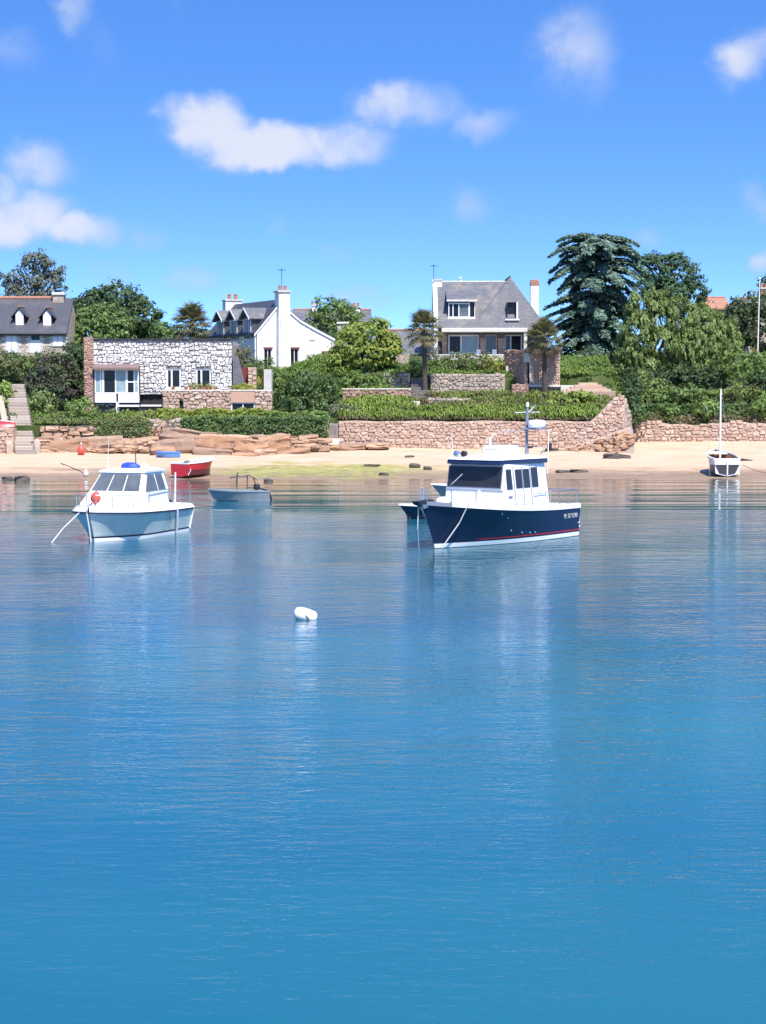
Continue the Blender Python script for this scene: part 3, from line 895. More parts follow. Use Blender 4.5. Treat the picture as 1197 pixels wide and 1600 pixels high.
# ---------------------------------------------------------------- white gabled house
def white_house():
    rz = R(24)
    O = Vector((X(402, 160), 160.0, 6.5))
    r = thing('gabled_house', 'white rendered gable house with a broad chimney and three dormers', 'house', O, rz)
    zl = Z(518, 160) - 6.5
    za = Z(471, 160.9) - 6.5
    L, D = 7.05, 12.4
    ax = 2.2
    zr = Z(532, 162.9) - 6.5
    prof = [(ax, za), (2.85, Z(487, 161.2) - 6.5), (3.85, Z(502, 161.6) - 6.5), (5.1, Z(514.5, 162.1) - 6.5), (L, zr)]
    wins = [(.62, 1.32, 545, 577), (2.98, 3.72, 545, 573), (4.72, 5.08, 521, 530), (5.85, 6.3, 551, 574)]
    hs = []
    for (a, b, c, d) in wins:
        yy = 160 + .407 * (a + b) / 2
        hs.append((a, b, Z(d, yy) - 6.5, Z(c, yy) - 6.5))
    holed(MB(), 0, L, -.6, zr, 0, .35, hs).build('wall', M['render_white'], r)
    g = MB()
    g.prism([(0, 0, zr)] + [(0, 0, zl)] + [(x, 0, z) for x, z in prof], (0, .35, 0))
    g.build('gable', M['render_white'], r)
    MB().box(0, .35, .35, D, -.6, zl).build('side_wall', M['render_white'], r)
    MB().box(L - .35, L, .35, D, -.6, zr).build('side_wall', M['render_white'], r)
    MB().box(.35, L - .35, D - .3, D, -.6, zr).build('rear_wall', M['render_white'], r)
    # roof shells
    rf = MB()
    e = .28
    sl = (za - zl) / ax
    left = [(-e, zl - e * sl + .02), (ax, za + .04)]
    pr = [(x, z + .04) for x, z in prof]
    pr[-1] = (L + .25, zr - .1)
    line = left + pr[1:]
    rf.prism([(x, -.08, z) for x, z in line] + [(x, -.08, z + .16) for x, z in line[::-1]], (0, D + .2, 0))
    roof = rf.build('roof', M['slate_dark'], r)
    MB().prism([(x, -.11, z - .12) for x, z in line] + [(x, -.11, z + .06) for x, z in line[::-1]], (0, .1, 0)).build('verge_board', M['paint_white'], roof)
    for h in hs:
        small = h[1] - h[0] < .4
        window(r, (0, 0, 0), *h, .1, (0, 1) if small else (0, .5, 1), (0, 1), 'glass_dark', fw=.055, d=.08)
        if not small:
            MB().box(h[0] - .06, h[1] + .06, -.03, .12, h[3], h[3] + .13).build('lintel', M['red_curtain'], r)
        MB().box(h[0] - .08, h[1] + .08, -.07, .12, h[2] - .08, h[2]).build('sill', M['paint_white'], r)
    # chimney breast on the gable
    c0, c1 = 1.68, 2.78
    zt = Z(457, 160.8) - 6.5
    MB().prism([(c0, -.55, -.6), (c1, -.55, -.6), (c1 - .03, -.55, 4.6), (c1 - .06, -.55, zt), (c0 + .06, -.55, zt), (c0 + .03, -.55, 4.6)], (0, .95, 0)).build('chimney', M['render_white'], r)
    cp = MB().bbox(c0 - .06, c1 + .06, -.65, .5, zt, zt + .16, .03).build('chimney_cap', M['concrete'], r)
    pots(r, None, [((c0 + c1) / 2 - .25, -.1, zt + .16), ((c0 + c1) / 2 + .25, -.1, zt + .16)], .42, .14)
    antenna(r, None, ((c0 + c1) / 2 + .05, .2, zt + .1), 1.9, 4, .25, 1.2)
    z2 = Z(470, 171) - 6.5
    ch = MB().box(ax - .85, ax + .75, D - .75, D + .05, za - 1.2, z2).build('chimney', M['render_white'], r)
    MB().bbox(ax - .93, ax + .83, D - .83, D + .13, z2, z2 + .14, .03).build('chimney_cap', M['concrete'], ch)
    pots(r, None, [(ax - .35, D - .35, z2 + .14), (ax + .25, D - .35, z2 + .14)], .5, .17)
    # dormers on the left slope
    for k in range(3):
        yc = 2.0 + k * 3.4
        w = 1.05
        zb_, ztp, pk = zl - .5, zl + 1.15, zl + 1.85
        xo = -.12
        d = MB()
        d.prism([(xo, yc - w, zb_), (xo, yc + w, zb_), (xo, yc + w, ztp), (xo, yc, pk), (xo, yc - w, ztp)], (1.75, 0, 0))
        do = d.build('dormer', M['slate_dark'], r)
        MB().box(xo - .05, xo + .02, yc - w + .12, yc - w + .28, zb_, ztp).box(xo - .05, xo + .02, yc + w - .28, yc + w - .12, zb_, ztp).build('dormer_trim', M['paint_white'], do)
        wf = MB().box(xo - .06, xo + .01, yc - .5, yc + .5, zb_ + .15, zb_ + .25).box(xo - .06, xo + .01, yc - .5, yc + .5, ztp - .12, ztp - .02).box(xo - .06, xo + .01, yc - .5, yc - .4, zb_ + .2, ztp - .05).box(xo - .06, xo + .01, yc + .4, yc + .5, zb_ + .2, ztp - .05).box(xo - .06, xo + .01, yc - .05, yc + .05, zb_ + .2, ztp - .05).build('window', M['paint_white'], do)
        MB().box(xo - .03, xo + .005, yc - .42, yc + .42, zb_ + .2, ztp - .1).build('pane', M['glass_grey'], do)
        q = MB()
        for s in (-1, 1):
            q.prism([(xo - .35, yc, pk + .1), (xo - .35, yc + s * (w + .28), ztp - .1), (xo - .35, yc + s * (w + .28), ztp - .02), (xo - .35, yc, pk + .2)], (2.6, 0, 0))
        q.build('dormer_roof', M['slate'], do)
        q = MB()
        for s in (-1, 1):
            q.prism([(xo - .39, yc, pk + .04), (xo - .39, yc + s * (w + .28), ztp - .16), (xo - .39, yc + s * (w + .28), ztp), (xo - .39, yc, pk + .2)], (.05, 0, 0))
        q.build('bargeboard', M['paint_white'], do)
    MB().tube([(-.12, .1, zl - .2), (-.12, .1, -.4)], .06, 6).build('downpipe', M['paint_white'], r)
white_house()

# ---------------------------------------------------------------- slate roofed house on the right
def slate_house():
    Y = 160.0
    org = Vector((X(765, Y), Y + 4, 8.0))
    r = thing('slate_house', 'house with steep grey slate roof, wide dormer and glazed porch', 'house', org)
    fx = lambda px, y=Y: X(px, y)
    ze = Z(512, Y)
    YR_, zr = Y + 4.6, Z(441, Y + 4.6)
    xl, xr = fx(684), fx(850)
    # main roof
    xm = X(800, YR_)
    rf = MB().prism([(xl, Y - .2, ze), (xl, YR_, zr), (xl, YR_ + 4.8, ze), (xl, YR_ + 4.6, ze - .2), (xl, YR_, zr - .25), (xl, Y, ze - .2)], (xm - xl, 0, 0))
    roof = rf.build('roof', M['slate'], r, org)
    MB().tube([(xl, YR_, zr + .02), (xm, YR_, zr + .02)], .10, 8).build('ridge_tiles', M['concrete'], roof, org)
    MB().lathe([(.12, 0), (.12, .3), (.2, .34), (.05, .42)], 8, (X(719, YR_), YR_, zr)).build('roof_vent', M['paint_white'], roof, org)
    # slate hung front of the right wing
    Yf, Yp = Y - .55, Y + 1.0
    FL, FR = at(733, 514, Yf), at(863, 516, Yf)
    P = at(797, 432.5, Yp)
    Pb = Vector((P.x, Y + 8, P.z))
    BL, BR = Vector((FL.x, Y + 8.6, FL.z)), Vector((FR.x, Y + 8.6, FR.z))
    wg = MB()
    K1 = FL.lerp(P, .16) + Vector((.16, 0, 0))
    K2 = FR.lerp(P, .16) + Vector((-.22, 0, 0))
    B1 = Vector((K1.x, Y + 8.6, K1.z)); B2 = Vector((K2.x, Y + 8.6, K2.z))
    wg.add([FL, FR, K2, P, K1, BL, BR, B2, Pb, B1], [(0, 1, 2, 3, 4), (1, 6, 7, 2), (2, 7, 8, 3), (3, 8, 9, 4), (4, 9, 5, 0), (5, 9, 8, 7, 6), (0, 5, 6, 1)])
    wing = wg.build('wing_roof', M['slate'], r, org)
    MB().tube([P + Vector((0, 0, .02)), Pb + Vector((0, 0, .02))], .08, 6).build('ridge_tiles', M['slate_dark'], wing, org)
    # its window
    k = .34
    yy = Yf + (Yp - Yf) * .40 - .42
    a, b, c, d = X(791.5, yy), X(808.5, yy), Z(498, yy), Z(472, yy)
    ww = window(wing, org, a, b, c, d, yy, (0, .84, 1), (0, 1), 'glass_dark', frame='dark_metal', fw=.05, d=.5)
    MB().box(b - .10, b + .02, yy - .02, yy + .1, c, d).build('window_jamb', M['paint_white'], wing, org)
    MB().box(a - .12, b + .12, yy - .12, yy + .3, c - .13, c - .01).build('sill', M['paint_white'], wing, org)
    # shed dormer
    yd = Y + .85
    a, b, c, d = X(700.5, yd), X(742, yd), Z(498, yd), Z(471, yd)
    dm = MB().prism([(a + .03, yd + .1, c), (a + .03, yd + 3.2, c), (a + .03, yd + 3.2, d + .9), (a + .03, yd + .1, d)], (b - a - .06, 0, 0)).build('dormer', M['slate_dark'], r, org)
    MB().prism([(a - .15, yd - .2, d + .02), (a - .15, yd + 3.3, d + 1.0), (a - .15, yd + 3.3, d + 1.15), (a - .15, yd - .2, d + .16)], (b - a + .3, 0, 0)).build('dormer_roof', M['slate'], dm, org)
    MB().box(a - .16, b + .16, yd - .26, yd - .18, d - .01, d + .16).build('fascia', M['lintel'], dm, org)
    window(dm, org, a, X(733, yd), c + .1, d - .12, yd, (0, .22, .5, 1), (0, 1), ('glass_dark', 'glass_dark', 'glass_grey'), fw=.07, d=.12)
    window(dm, org, X(733, yd), b, c + .1, d, yd, (0, 1), (0, 1), 'glass_dark', fw=.05, d=.1)
    MB().box(a - .05, b + .02, yd - .15, yd + .1, c - .02, c + .1).build('sill', M['paint_white'], dm, org)
    # left gable wall with parapet
    MB().prism([(fx(678), Y - .1, 7.4), (fx(678), Y + 9.3, 7.4), (fx(678), YR_ + 4.7, ze), (fx(678), YR_, zr + .22), (fx(678), Y - .1, ze + .22)], (xl - fx(678) + .03, 0, 0)).build('gable_wall', M['render_white'], r, org)
    cs = MB().box(X(677.5, YR_), X(690, YR_), YR_ - .5, YR_ + .5, zr - .8, Z(439, YR_)).build('chimney', M['render_white'], r, org)
    MB().bbox(X(677, YR_), X(691, YR_), YR_ - .56, YR_ + .56, Z(439, YR_), Z(436.5, YR_), .02).build('chimney_cap', M['concrete'], cs, org)
    antenna(r, org, (X(677.5, YR_), YR_ + .1, Z(450, YR_)), 2.0, 4, .22, 2.2)
    c2 = MB().box(X(828, Y + 5), X(840.5, Y + 5), Y + 4.6, Y + 5.4, ze, Z(446, Y + 5)).build('chimney', M['render_white'], r, org)
    MB().box(X(827.4, Y + 5), X(841.1, Y + 5), Y + 4.56, Y + 5.44, Z(446, Y + 5), Z(441, Y + 5)).build('brick_collar', M['roof_tile'], c2, org)
    MB().bbox(X(828.4, Y + 5), X(840, Y + 5), Y + 4.6, Y + 5.4, Z(441, Y + 5), Z(437, Y + 5), .05).build('chimney_cap', M['roof_tile'], c2, org)
    # porch roof edge
    yp = Y - 1.3
    MB().bbox(X(690, yp), X(824, yp), yp, Y + 1.1, Z(518.5, yp), Z(512.3, yp), .03).build('porch_roof', M['coping'], r, org)
    MB().box(X(818.5, yp), X(823.5, yp), yp + .1, yp + .35, 7.6, Z(518.6, yp)).build('porch_post', M['coping'], r, org)
    # ground floor
    yw = Y + .9
    zb = Z(554, yw)
    zt = ze - .25
    f = lambda a, b, c, d: (X(a, yw), X(b, yw), Z(d, yw), Z(c, yw))
    hol = [f(700, 748.5, 523, 553), f(758, 776, 523, 551), f(788, 815.5, 523, 551), f(680, 690, 525, 550)]
    holed(MB(), X(678, yw), X(850, yw), 7.4, zt, yw, yw + .3, hol).build('wall', M['dark_stone'], r, org)  # dark stone tone also stands in for the shade under the porch
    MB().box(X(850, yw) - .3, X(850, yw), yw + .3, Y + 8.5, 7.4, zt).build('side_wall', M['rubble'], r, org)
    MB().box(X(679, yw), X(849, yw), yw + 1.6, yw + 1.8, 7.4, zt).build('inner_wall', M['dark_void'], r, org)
    window(r, org, *hol[0], yw + .05, (0, .42, 1), (0, 1), ('glass_dark', 'glass_blue'), fw=.13, d=.12, name='sliding_window')
    window(r, org, *hol[1], yw + .05, (0, 1), (0, 1), 'glass_grey', fw=.05, d=.1)
    window(r, org, *hol[2], yw + .05, (0, .36, 1), (0, 1), ('glass_grey', 'glass_dark'), fw=.10, d=.1)
    window(r, org, *hol[3], yw + .05, (0, 1), (0, 1), 'glass_dark', frame='dark_metal', fw=.05, d=.1, name='door')
    for (a, b, c, d) in ((690, 698, 525, 554), (749.5, 757.5, 528, 553), (777, 787.5, 528, 553)):
        q = f(a, b, c, d)
        pl = MB().box(q[0] + .02, q[1] - .02, yw - .35, yw - .02, 7.5, q[3]).build('stone_pillar', M['mortar'], r, org)
        stones(pl, org, (q[0], yw - .38, q[2] - .1), (1, 0, 0), q[1] - q[0], q[3] - q[2] + .1, 'granite', (.2, .3), (.25, .45), .1, cap=30)
        MB().box(q[0] - .03, q[1] + .03, yw - .42, yw - .02, q[3] + .03, zt).build('pillar_head', M['dark_stone'], pl, org)
    for a in (743, 768, 792):
        q = f(a, a + 7, 549, 553)
        MB().bbox(q[0], q[1], yw - .9, yw - .6, Z(556, yw), q[3] + .15, .03).build('planter', M['paint_white'], r, org)
    MB().bbox(X(672, 157.2), X(800, 157.2), 157.2, Y + 1.0, 7.3, Z(553.5, 157.2), .04).build('terrace_slab', M['concrete'], r, org)
slate_house()

# ---------------------------------------------------------------- roofs and walls glimpsed behind
def far_house(label, px0, px1, pyr, pye, Y, mat, depth=7, chim=(), wall='render_white', zb=8.0, windows=()):
    org = Vector((X((px0 + px1) / 2, Y), Y + depth / 2, zb))
    r = thing('background_house', label, 'house', org)
    x0, x1 = X(px0, Y), X(px1, Y)
    ze, zr = Z(pye, Y), Z(pyr, Y + depth / 2)
    ho = [(X(a, Y), X(b, Y), Z(d, Y), Z(c, Y)) for a, b, c, d in windows]
    holed(MB(), x0 + .2, x1 - .2, zb - 1, ze, Y, Y + .3, ho).build('wall', M[wall], r, org)
    for h in ho: window(r, org, *h, Y + .05)
    MB().box(x0 + .2, x1 - .2, Y + depth - .3, Y + depth, zb - 1, ze).build('rear_wall', M[wall], r, org)
    for q in (x0 + .2, x1 - .5):
        MB().prism([(q, Y + .3, zb - 1), (q, Y + depth - .3, zb - 1), (q, Y + depth - .3, ze), (q, Y + depth / 2, zr - .15), (q, Y + .3, ze)], (.3, 0, 0)).build('gable_wall', M[wall], r, org)
    MB().prism([(x0, Y - .3, ze - .1), (x0, Y + depth / 2, zr), (x0, Y + depth + .3, ze - .1), (x0, Y + depth + .3, ze - .25), (x0, Y + depth / 2, zr - .18), (x0, Y - .3, ze - .25)], (x1 - x0, 0, 0)).build('roof', M[mat], r, org)
    MB().tube([(x0, Y + depth / 2, zr + .02), (x1, Y + depth / 2, zr + .02)], .12, 6).build('ridge_tiles', M['roof_tile'], r, org)
    for (a, b, t, bt, m) in chim:
        y = Y + depth / 2
        c = MB().box(X(a, y), X(b, y), y - .45, y + .45, min(Z(bt, y), zr - .6), Z(t, y)).build('chimney', M[m], r, org)
        MB().bbox(X(a, y) - .07, X(b, y) + .07, y - .52, y + .52, Z(t, y), Z(t, y) + .15, .03).build('chimney_cap', M['concrete'], c, org)
        xm = (X(a, y) + X(b, y)) / 2
        pots(r, org, [(xm - .2, y, Z(t, y) + .15), (xm + .2, y, Z(t, y) + .15)], .4, .13)
    return r, org
far_house('brown roofed house rising behind the round tree of the white gable house', 455, 580, 484, 508, 183, 'slate', 7, ((550, 563, 482, 500, 'render_white'), (488, 496, 479, 492, 'render_white')))
r_, o_ = far_house('low grey slate roofed house between the yellow green tree and the palm', 583, 690, 516, 551, 168, 'slate', 7, (), 'rubble', 7.5)
far_house('tawny gabled house seen over the willow beside the umbrella pine', 1098, 1142, 465, 480, 192, 'roof_tile', 8, (), 'rubble')
far_house('house with red chimney half hidden behind the flagpole', 1166, 1260, 466, 484, 190, 'slate_dark', 7, ((1186, 1196, 452, 470, 'roof_tile'),), 'rubble')
def outbuilding():
    Y = 155.5
    org = Vector((X(600, Y), Y + 2, 6.6))
    r = thing('garden_outbuilding', 'low white walled outbuilding with stone end behind the yellow green tree', 'outbuilding', org)
    MB().box(X(560, Y), X(618, Y), Y, Y + 4, 6, Z(560, Y)).build('wall', M['render_white'], r, org)
    MB().box(X(618, Y) + .01, X(640, Y), Y - .2, Y + 4, 6, Z(553, Y)).build('stone_end', M['rubble'], r, org)
    MB().prism([(X(558, Y), Y - .3, Z(560, Y) - .05), (X(558, Y), Y + 2, Z(546, Y)), (X(558, Y), Y + 4.3, Z(560, Y) - .05)], (X(617, Y) - X(558, Y), 0, 0)).build('roof', M['slate_dark'], r, org)
    c = MB().box(X(527.5, 157), X(544, 157), 157, 157.9, 6, Z(506, 157)).build('chimney', M['rubble'], r, org)
    MB().bbox(X(526, 157), X(545.5, 157), 156.9, 158, Z(506, 157), Z(503, 157), .04).build('chimney_cap', M['lintel'], c, org)
outbuilding()

# ---------------------------------------------------------------- garden walls, quay walls, steps
def wall_thing(name, label, cat, O, U, w, h, mat, thick=.5, row=(.2, .36), wid=(.28, .75), cap=300, holes=(), top=None, base=None, back='mortar', coping=None, dep=.16, bottom=None):
    O, U = Vector(O), Vector(U).normalized()
    org = O + U * (w / 2)
    r = thing(name, label, cat, org)
    N = U.cross(Vector((0, 0, 1)))
    n = max(2, int(w / .6))
    mb = MB()
    rings = []
    for i in range(n + 1):
        u = w * i / n
        t = (top(u) if top else h)
        p = O + U * u - N * .02
        q = p - N * thick
        b0 = -.4
        rings.append([(p.x, p.y, O.z + b0), (p.x, p.y, O.z + t - .03), (q.x, q.y, O.z + t - .03), (q.x, q.y, O.z + b0)])
    if holes:
        for (a, b, c, d) in ((0, holes[0][0], 0, h), (holes[0][1], w, 0, h), (holes[0][0], holes[0][1], 0, holes[0][2]), (holes[0][0], holes[0][1], holes[0][3], h)):
            if b - a > .01 and d - c > .01:
                p, q = O + U * a, O + U * b
                e = -N * thick
                mb.prism([p + Vector((0, 0, c)), q + Vector((0, 0, c)), q + Vector((0, 0, d - .02)), p + Vector((0, 0, d - .02))], e)
    else:
        mb.loft(rings, True, True, True)
        mb.f = [f[::-1] for f in mb.f]
    mb.build('wall_core', M[back], r, org)
    stones(r, org, O - N * .0, U, w, h if not top else max(top(w * i / 20) for i in range(21)), mat, row, wid, dep, holes, cap, top, bottom)
    if coping:
        cm = MB()
        p, q = O + Vector((0, 0, h)), O + U * w + Vector((0, 0, h))
        cm.prism([p + N * .08, q + N * .08, q - N * (thick + .06), p - N * (thick + .06)], (0, 0, .09))
        cm.build('coping', M[coping], r, org)
    return r, org

# long sea wall under the terrace
Yw = 141.0
xa, xb = X(529, Yw), X(976, Yw)
zb = .75
ht = Z(657.5, Yw) - zb
def seatop(u):
    px = 529 + (976 - 529) * u / (xb - xa)
    k = smooth(918, 972, px)
    return ht + .05 * math.sin(u * 1.3) + k * 1.85
wall_thing('sea_wall', 'long pink granite sea wall rising at one end above the sand', 'wall', (xa, Yw, zb), (1, 0, 0), xb - xa, ht, 'granite', .6, (.14, .32), (.18, .6), 300, (), seatop, dep=.14)
wall_thing('return_wall', 'shaded granite wall running inland from the raised end of the sea wall', 'wall', (xb + .1, Yw + .05, zb), (1.2, 5.4, 0), 5.7, 3.6, 'granite_grey', .5, (.24, .4), (.3, .7), 120, top=lambda u: 4.0 - .28 * u)
# wall right of it, further back
Yr = 146.3
wall_thing('beach_wall', 'pale pink dry stone wall below the hedge beyond the ramp', 'wall', (X(975, Yr), Yr, 1.05), (1, 0, 0), X(1450, Yr) - X(975, Yr), Z(661, Yr) - 1.05, 'granite', .6, (.16, .3), (.25, .65), 300, top=lambda u: Z(661, Yr) - 1.05 + .12 * math.sin(u * .9) + .05 * math.sin(u * 3.1))
# gate in the sea wall and its pillar
def gate():
    Y = 141.1
    a, b = X(513.5, Y), X(528.5, Y)
    org = Vector(((a + b) / 2, Y, 1.6))
    r = thing('garden_gate', 'small weathered grey slatted gate in the sea wall', 'gate', org)
    z0, z1 = Z(684, Y), Z(661, Y)
    for q in (z0 + .12, z1 - .12):
        MB().box(a, b, Y + .03, Y + .07, q - .05, q + .05).build('rail', M['wood_grey'], r, org)
    for i in range(7):
        x = a + (b - a) * (i + .5) / 7
        MB().box(x - .035, x + .035, Y, Y + .029, z0, z1 + .04 * math.sin(i * 1.1)).build('slat', M['wood_grey'], r, org)
    Yp = 140.7
    w = wall_thing('gate_pillar', 'tall squared pink granite pillar beside the slatted gate', 'pillar', (X(503, Yp), Yp, .9), (1, 0, 0), X(513, Yp) - X(503, Yp), Z(655, Yp) - .9, 'granite', .7, (.35, .5), (.4, .5), 30)
    s = thing('gate_step', 'rough granite steps below the slatted gate', 'steps', (org.x, Y - .4, .9))
    for i in range(3):
        zz = z0 - .04 - i * .24
        MB().bbox(a - .05, b + .1, Y - .3 - .3 * i, Y + .2 - .28 * i, zz - .3, zz, .03).build('step', M['coping'], s, (org.x, Y - .4, .9))
gate()
# upper terrace walls
Yt = 150.5
def up_wall(label, p0, p1, ytop, ybot, Y, mat='granite_grey', cap=120, coping=None):
    z0 = Z(ybot, Y) - .25
    return wall_thing('terrace_wall', label, 'wall', (X(p0, Y), Y, z0), (1, 0, 0), X(p1, Y) - X(p0, Y), Z(ytop, Y) - z0, mat, .45, (.16, .28), (.22, .5), cap, coping=coping)
up_wall('low grey stone terrace wall under the shrubs of the slate house', 672, 789, 584, 608, Yt)
up_wall('short stone terrace wall beside the dark garden steps', 598, 641, 583, 604, Yt)
up_wall('long garden wall with pale coping below the yellow green tree', 535, 642, 608.5, 630, 147.6, 'granite_red', 140, 'coping')
up_wall('low broken stone kerb wall at the foot of the palm trunk', 668, 735, 622, 632, 146.2, 'granite_grey', 60)
# stone tower like garden building
def tower():
    Y = 150.0
    a, b = X(818, Y), X(875, Y)
    z0, z1 = 5.3, Z(546.5, Y)
    org = Vector(((a + b) / 2, Y + 1, z0))
    r = thing('stone_shed', 'red granite garden building with narrow dark doorway', 'outbuilding', org)
    hole = (X(819, Y), X(827, Y), Z(601, Y), Z(566, Y))
    holed(MB(), a, b, z0, z1, Y, Y + .4, [hole]).build('front_wall', M['mortar'], r, org)
    lin = (X(818, Y), X(828.5, Y), Z(566, Y), Z(552, Y))
    stones(r, org, (a, Y - .04, z0), (1, 0, 0), b - a, z1 - z0, 'granite', (.14, .24), (.18, .42), .12,
           [(h[0] - a, h[1] - a, h[2] - z0, h[3] - z0) for h in (hole, lin)], 170)
    MB().box(lin[0], lin[1], Y - .09, Y + .1, lin[2], lin[3]).build('lintel', M['lintel'], r, org)
    MB().box(hole[1], hole[1] + .12, Y - .08, Y + .3, hole[2], hole[3]).build('door_jamb', M['lintel'], r, org)
    MB().bbox(a - .1, X(876, Y), Y - .35, Y + .1, Z(604.5, Y), Z(601.5, Y), .02).build('doorstep', M['coping'], r, org)
    MB().box(hole[0], hole[1], Y + .5, Y + .55, hole[2], hole[3]).build('door', M['dark_void'], r, org)  # near-black sheet painted for the shade inside the open doorway
    L = Vector((X(788, Y + 2.6), Y + 2.6, z0))
    U = (Vector((a, Y, z0)) - L)
    w = U.length
    U.normalize()
    N = U.cross(Vector((0, 0, 1)))
    mb = MB().prism([L, Vector((a, Y, z0)), Vector((a, Y, z1)), Vector((L.x, L.y, z1 - .05))], -N * .35)
    mb.build('side_wall', M['mortar'], r, org)
    stones(r, org, L + N * .04, U, w, z1 - z0, 'granite_red', (.14, .24), (.18, .42), .12, (), 150)  # darker red stones put the shade of this face into the colour
    MB().box(b - .4, b, Y + .4, Y + 3.2, z0, z1).build('side_wall', M['rubble'], r, org)
    MB().prism([(L.x, L.y, z1 - .1), (a, Y + .2, z1 - .1), (b, Y + .2, z1 - .1), (b, Y + 3.2, z1 - .1), (L.x, Y + 3.2, z1 - .1)], (0, 0, .06)).build('flat_roof', M['concrete'], r, org)
    MB().box(X(790, Y + 2.3), X(794, Y + 2.3), Y + 1.9, Y + 2.1, Z(583, Y + 2), Z(572, Y + 2)).build('stone_plaque', M['lintel'], r, org)
    q = wall_thing('low_garden_wall', 'low red granite wall stub below the garden building doorway', 'wall', (X(800, 149), 149.0, Z(618, 149)), (1, 0, 0), X(826, 149) - X(800, 149), Z(600, 149) - Z(618, 149), 'granite_red', .4, (.18, .26), (.25, .4), 40)
tower()
# dark garden steps with palm
def garden_steps():
    org = Vector((X(654, 148), 148, 4.6))
    s = thing('garden_steps', 'dark stone garden steps between the terrace walls by the palm', 'steps', org)
    for i in range(9):
        y = 146.6 + i * .42
        z = Z(629, 146.4) + i * .235
        MB().bbox(X(642, y), X(668, y), y, y + .6, z - 1.2, z, .02).build('step', M['dark_stone'], s, org)
    MB().bbox(X(642, 146), X(656, 146), 145.7, 146.6, 4.0, Z(627, 146), .03).build('landing', M['coping'], s, org)
    org2 = Vector((X(918, 148), 148, 5))
    s2 = thing('garden_steps', 'pale stone garden steps right of the granite garden building', 'steps', org2)
    for i in range(5):
        y = 147.6 + i * .5
        z = Z(611, 147.6) + i * .16
        MB().bbox(X(880 + 6 * i, y), X(962 - 7 * i, y), y, y + .7, z - .8, z, .03).build('step', M['granite'], s2, org2)
    MB().bbox(X(876, 149.6), X(905, 149.6), 149.5, 149.9, 5.0, Z(602, 149.6), .02).build('kerb', M['coping'], s2, org2)
garden_steps()
from mathutils import noise as mnoise
def rock_mesh(seed, n=7):
    import bmesh
    bm = bmesh.new()
    bmesh.ops.create_cube(bm, size=1.0)
    bmesh.ops.subdivide_edges(bm, edges=bm.edges[:], cuts=n, use_grid_fill=True)
    for v in bm.verts:
        p = v.co.copy()
        q = p.normalized() * .62
        p = p.lerp(q, .30)
        lay = math.floor((p.z + .5) * 3.2 + .6 * mnoise.noise(Vector((p.x * 1.6, p.y * 1.6, seed * 2.0))))
        k = mnoise.noise(Vector((lay * 3.7 + seed * 5.1, p.x * 1.4, p.y * 1.4))) * .30 + mnoise.noise(p * 4.5 + Vector((0, seed * 3.1, 0))) * .12
        p.x *= 1 + k * .8
        p.y *= 1 + k
        p.z += mnoise.noise(Vector((p.x * 2.5, p.y * 2.5, seed * 9.0))) * .12
        v.co = p
    bm.to_mesh
    me = bpy.data.meshes.new('rock')
    bm.to_mesh(me)
    bm.free()
    me.materials.append(M['rock'])
    me.polygons.foreach_set('use_smooth', [True] * len(me.polygons))
    me.set_sharp_from_angle(angle=R(26))
    return me
ROCKS = [rock_mesh(i) for i in range(8)]
# masonry ramp to the sand
def ramp():
    org = Vector((X(950, 140), 140, .9))
    r = thing('stone_ramp', 'sloping pink stone ramp at the raised end of the sea wall', 'ramp', org)
    x0, x1 = X(868, 140), X(986, 140)
    mb = MB()
    n = 16
    rings = []
    def prof(k): return .9 + 1.75 * k ** 1.2
    def yfront(k): return 140.4 - 1.9 * k
    for i in range(n + 1):
        k = i / n
        x = x0 + (x1 - x0) * k
        z = prof(k)
        y0 = yfront(k)
        yb = 140.98 + 4.4 * smooth(.86, 1.0, k)
        rings.append([(x, y0 - .9 * k - .2, .2), (x, y0 - .35 * k, .75 * z), (x, y0 + .3, z - .08), (x, yb, z), (x, yb, .2)])
    mb.loft(rings, True, True, True)
    mb.f = [f[::-1] for f in mb.f]
    mb.build('ramp_bed', M['granite_grey'], r, org, smooth=80)
    for i in range(150):
        k = random.random() ** .8
        x = x0 + (x1 - x0) * k
        q = random.random()
        z = prof(k)
        if i % 3:
            loc = Vector((x, yfront(k) + .2 + (140.9 - yfront(k)) * q + 3 * q * smooth(.86, 1, k), z - .03))
            o = bpy.data.objects.new('stone', stone_mesh(random.randrange(9), 'granite'))
            o.rotation_euler = (R(-84), -.30, random.uniform(-.5, .5))
            o.scale = (random.uniform(.25, .6), .14, random.uniform(.2, .4))
        else:
            loc = Vector((x, yfront(k) - .9 * k * (1 - q) - .05, .75 + (z - .85) * q))
            o = bpy.data.objects.new('rock', ROCKS[random.randrange(8)])
            o.rotation_euler = (random.uniform(-.3, .3), random.uniform(-.3, .1), random.uniform(-.4, .4))
            o.scale = (random.uniform(.4, 1.0), random.uniform(.4, .7), random.uniform(.2, .42))
        COL.objects.link(o); o.parent = r
        o.location = loc - org
ramp()
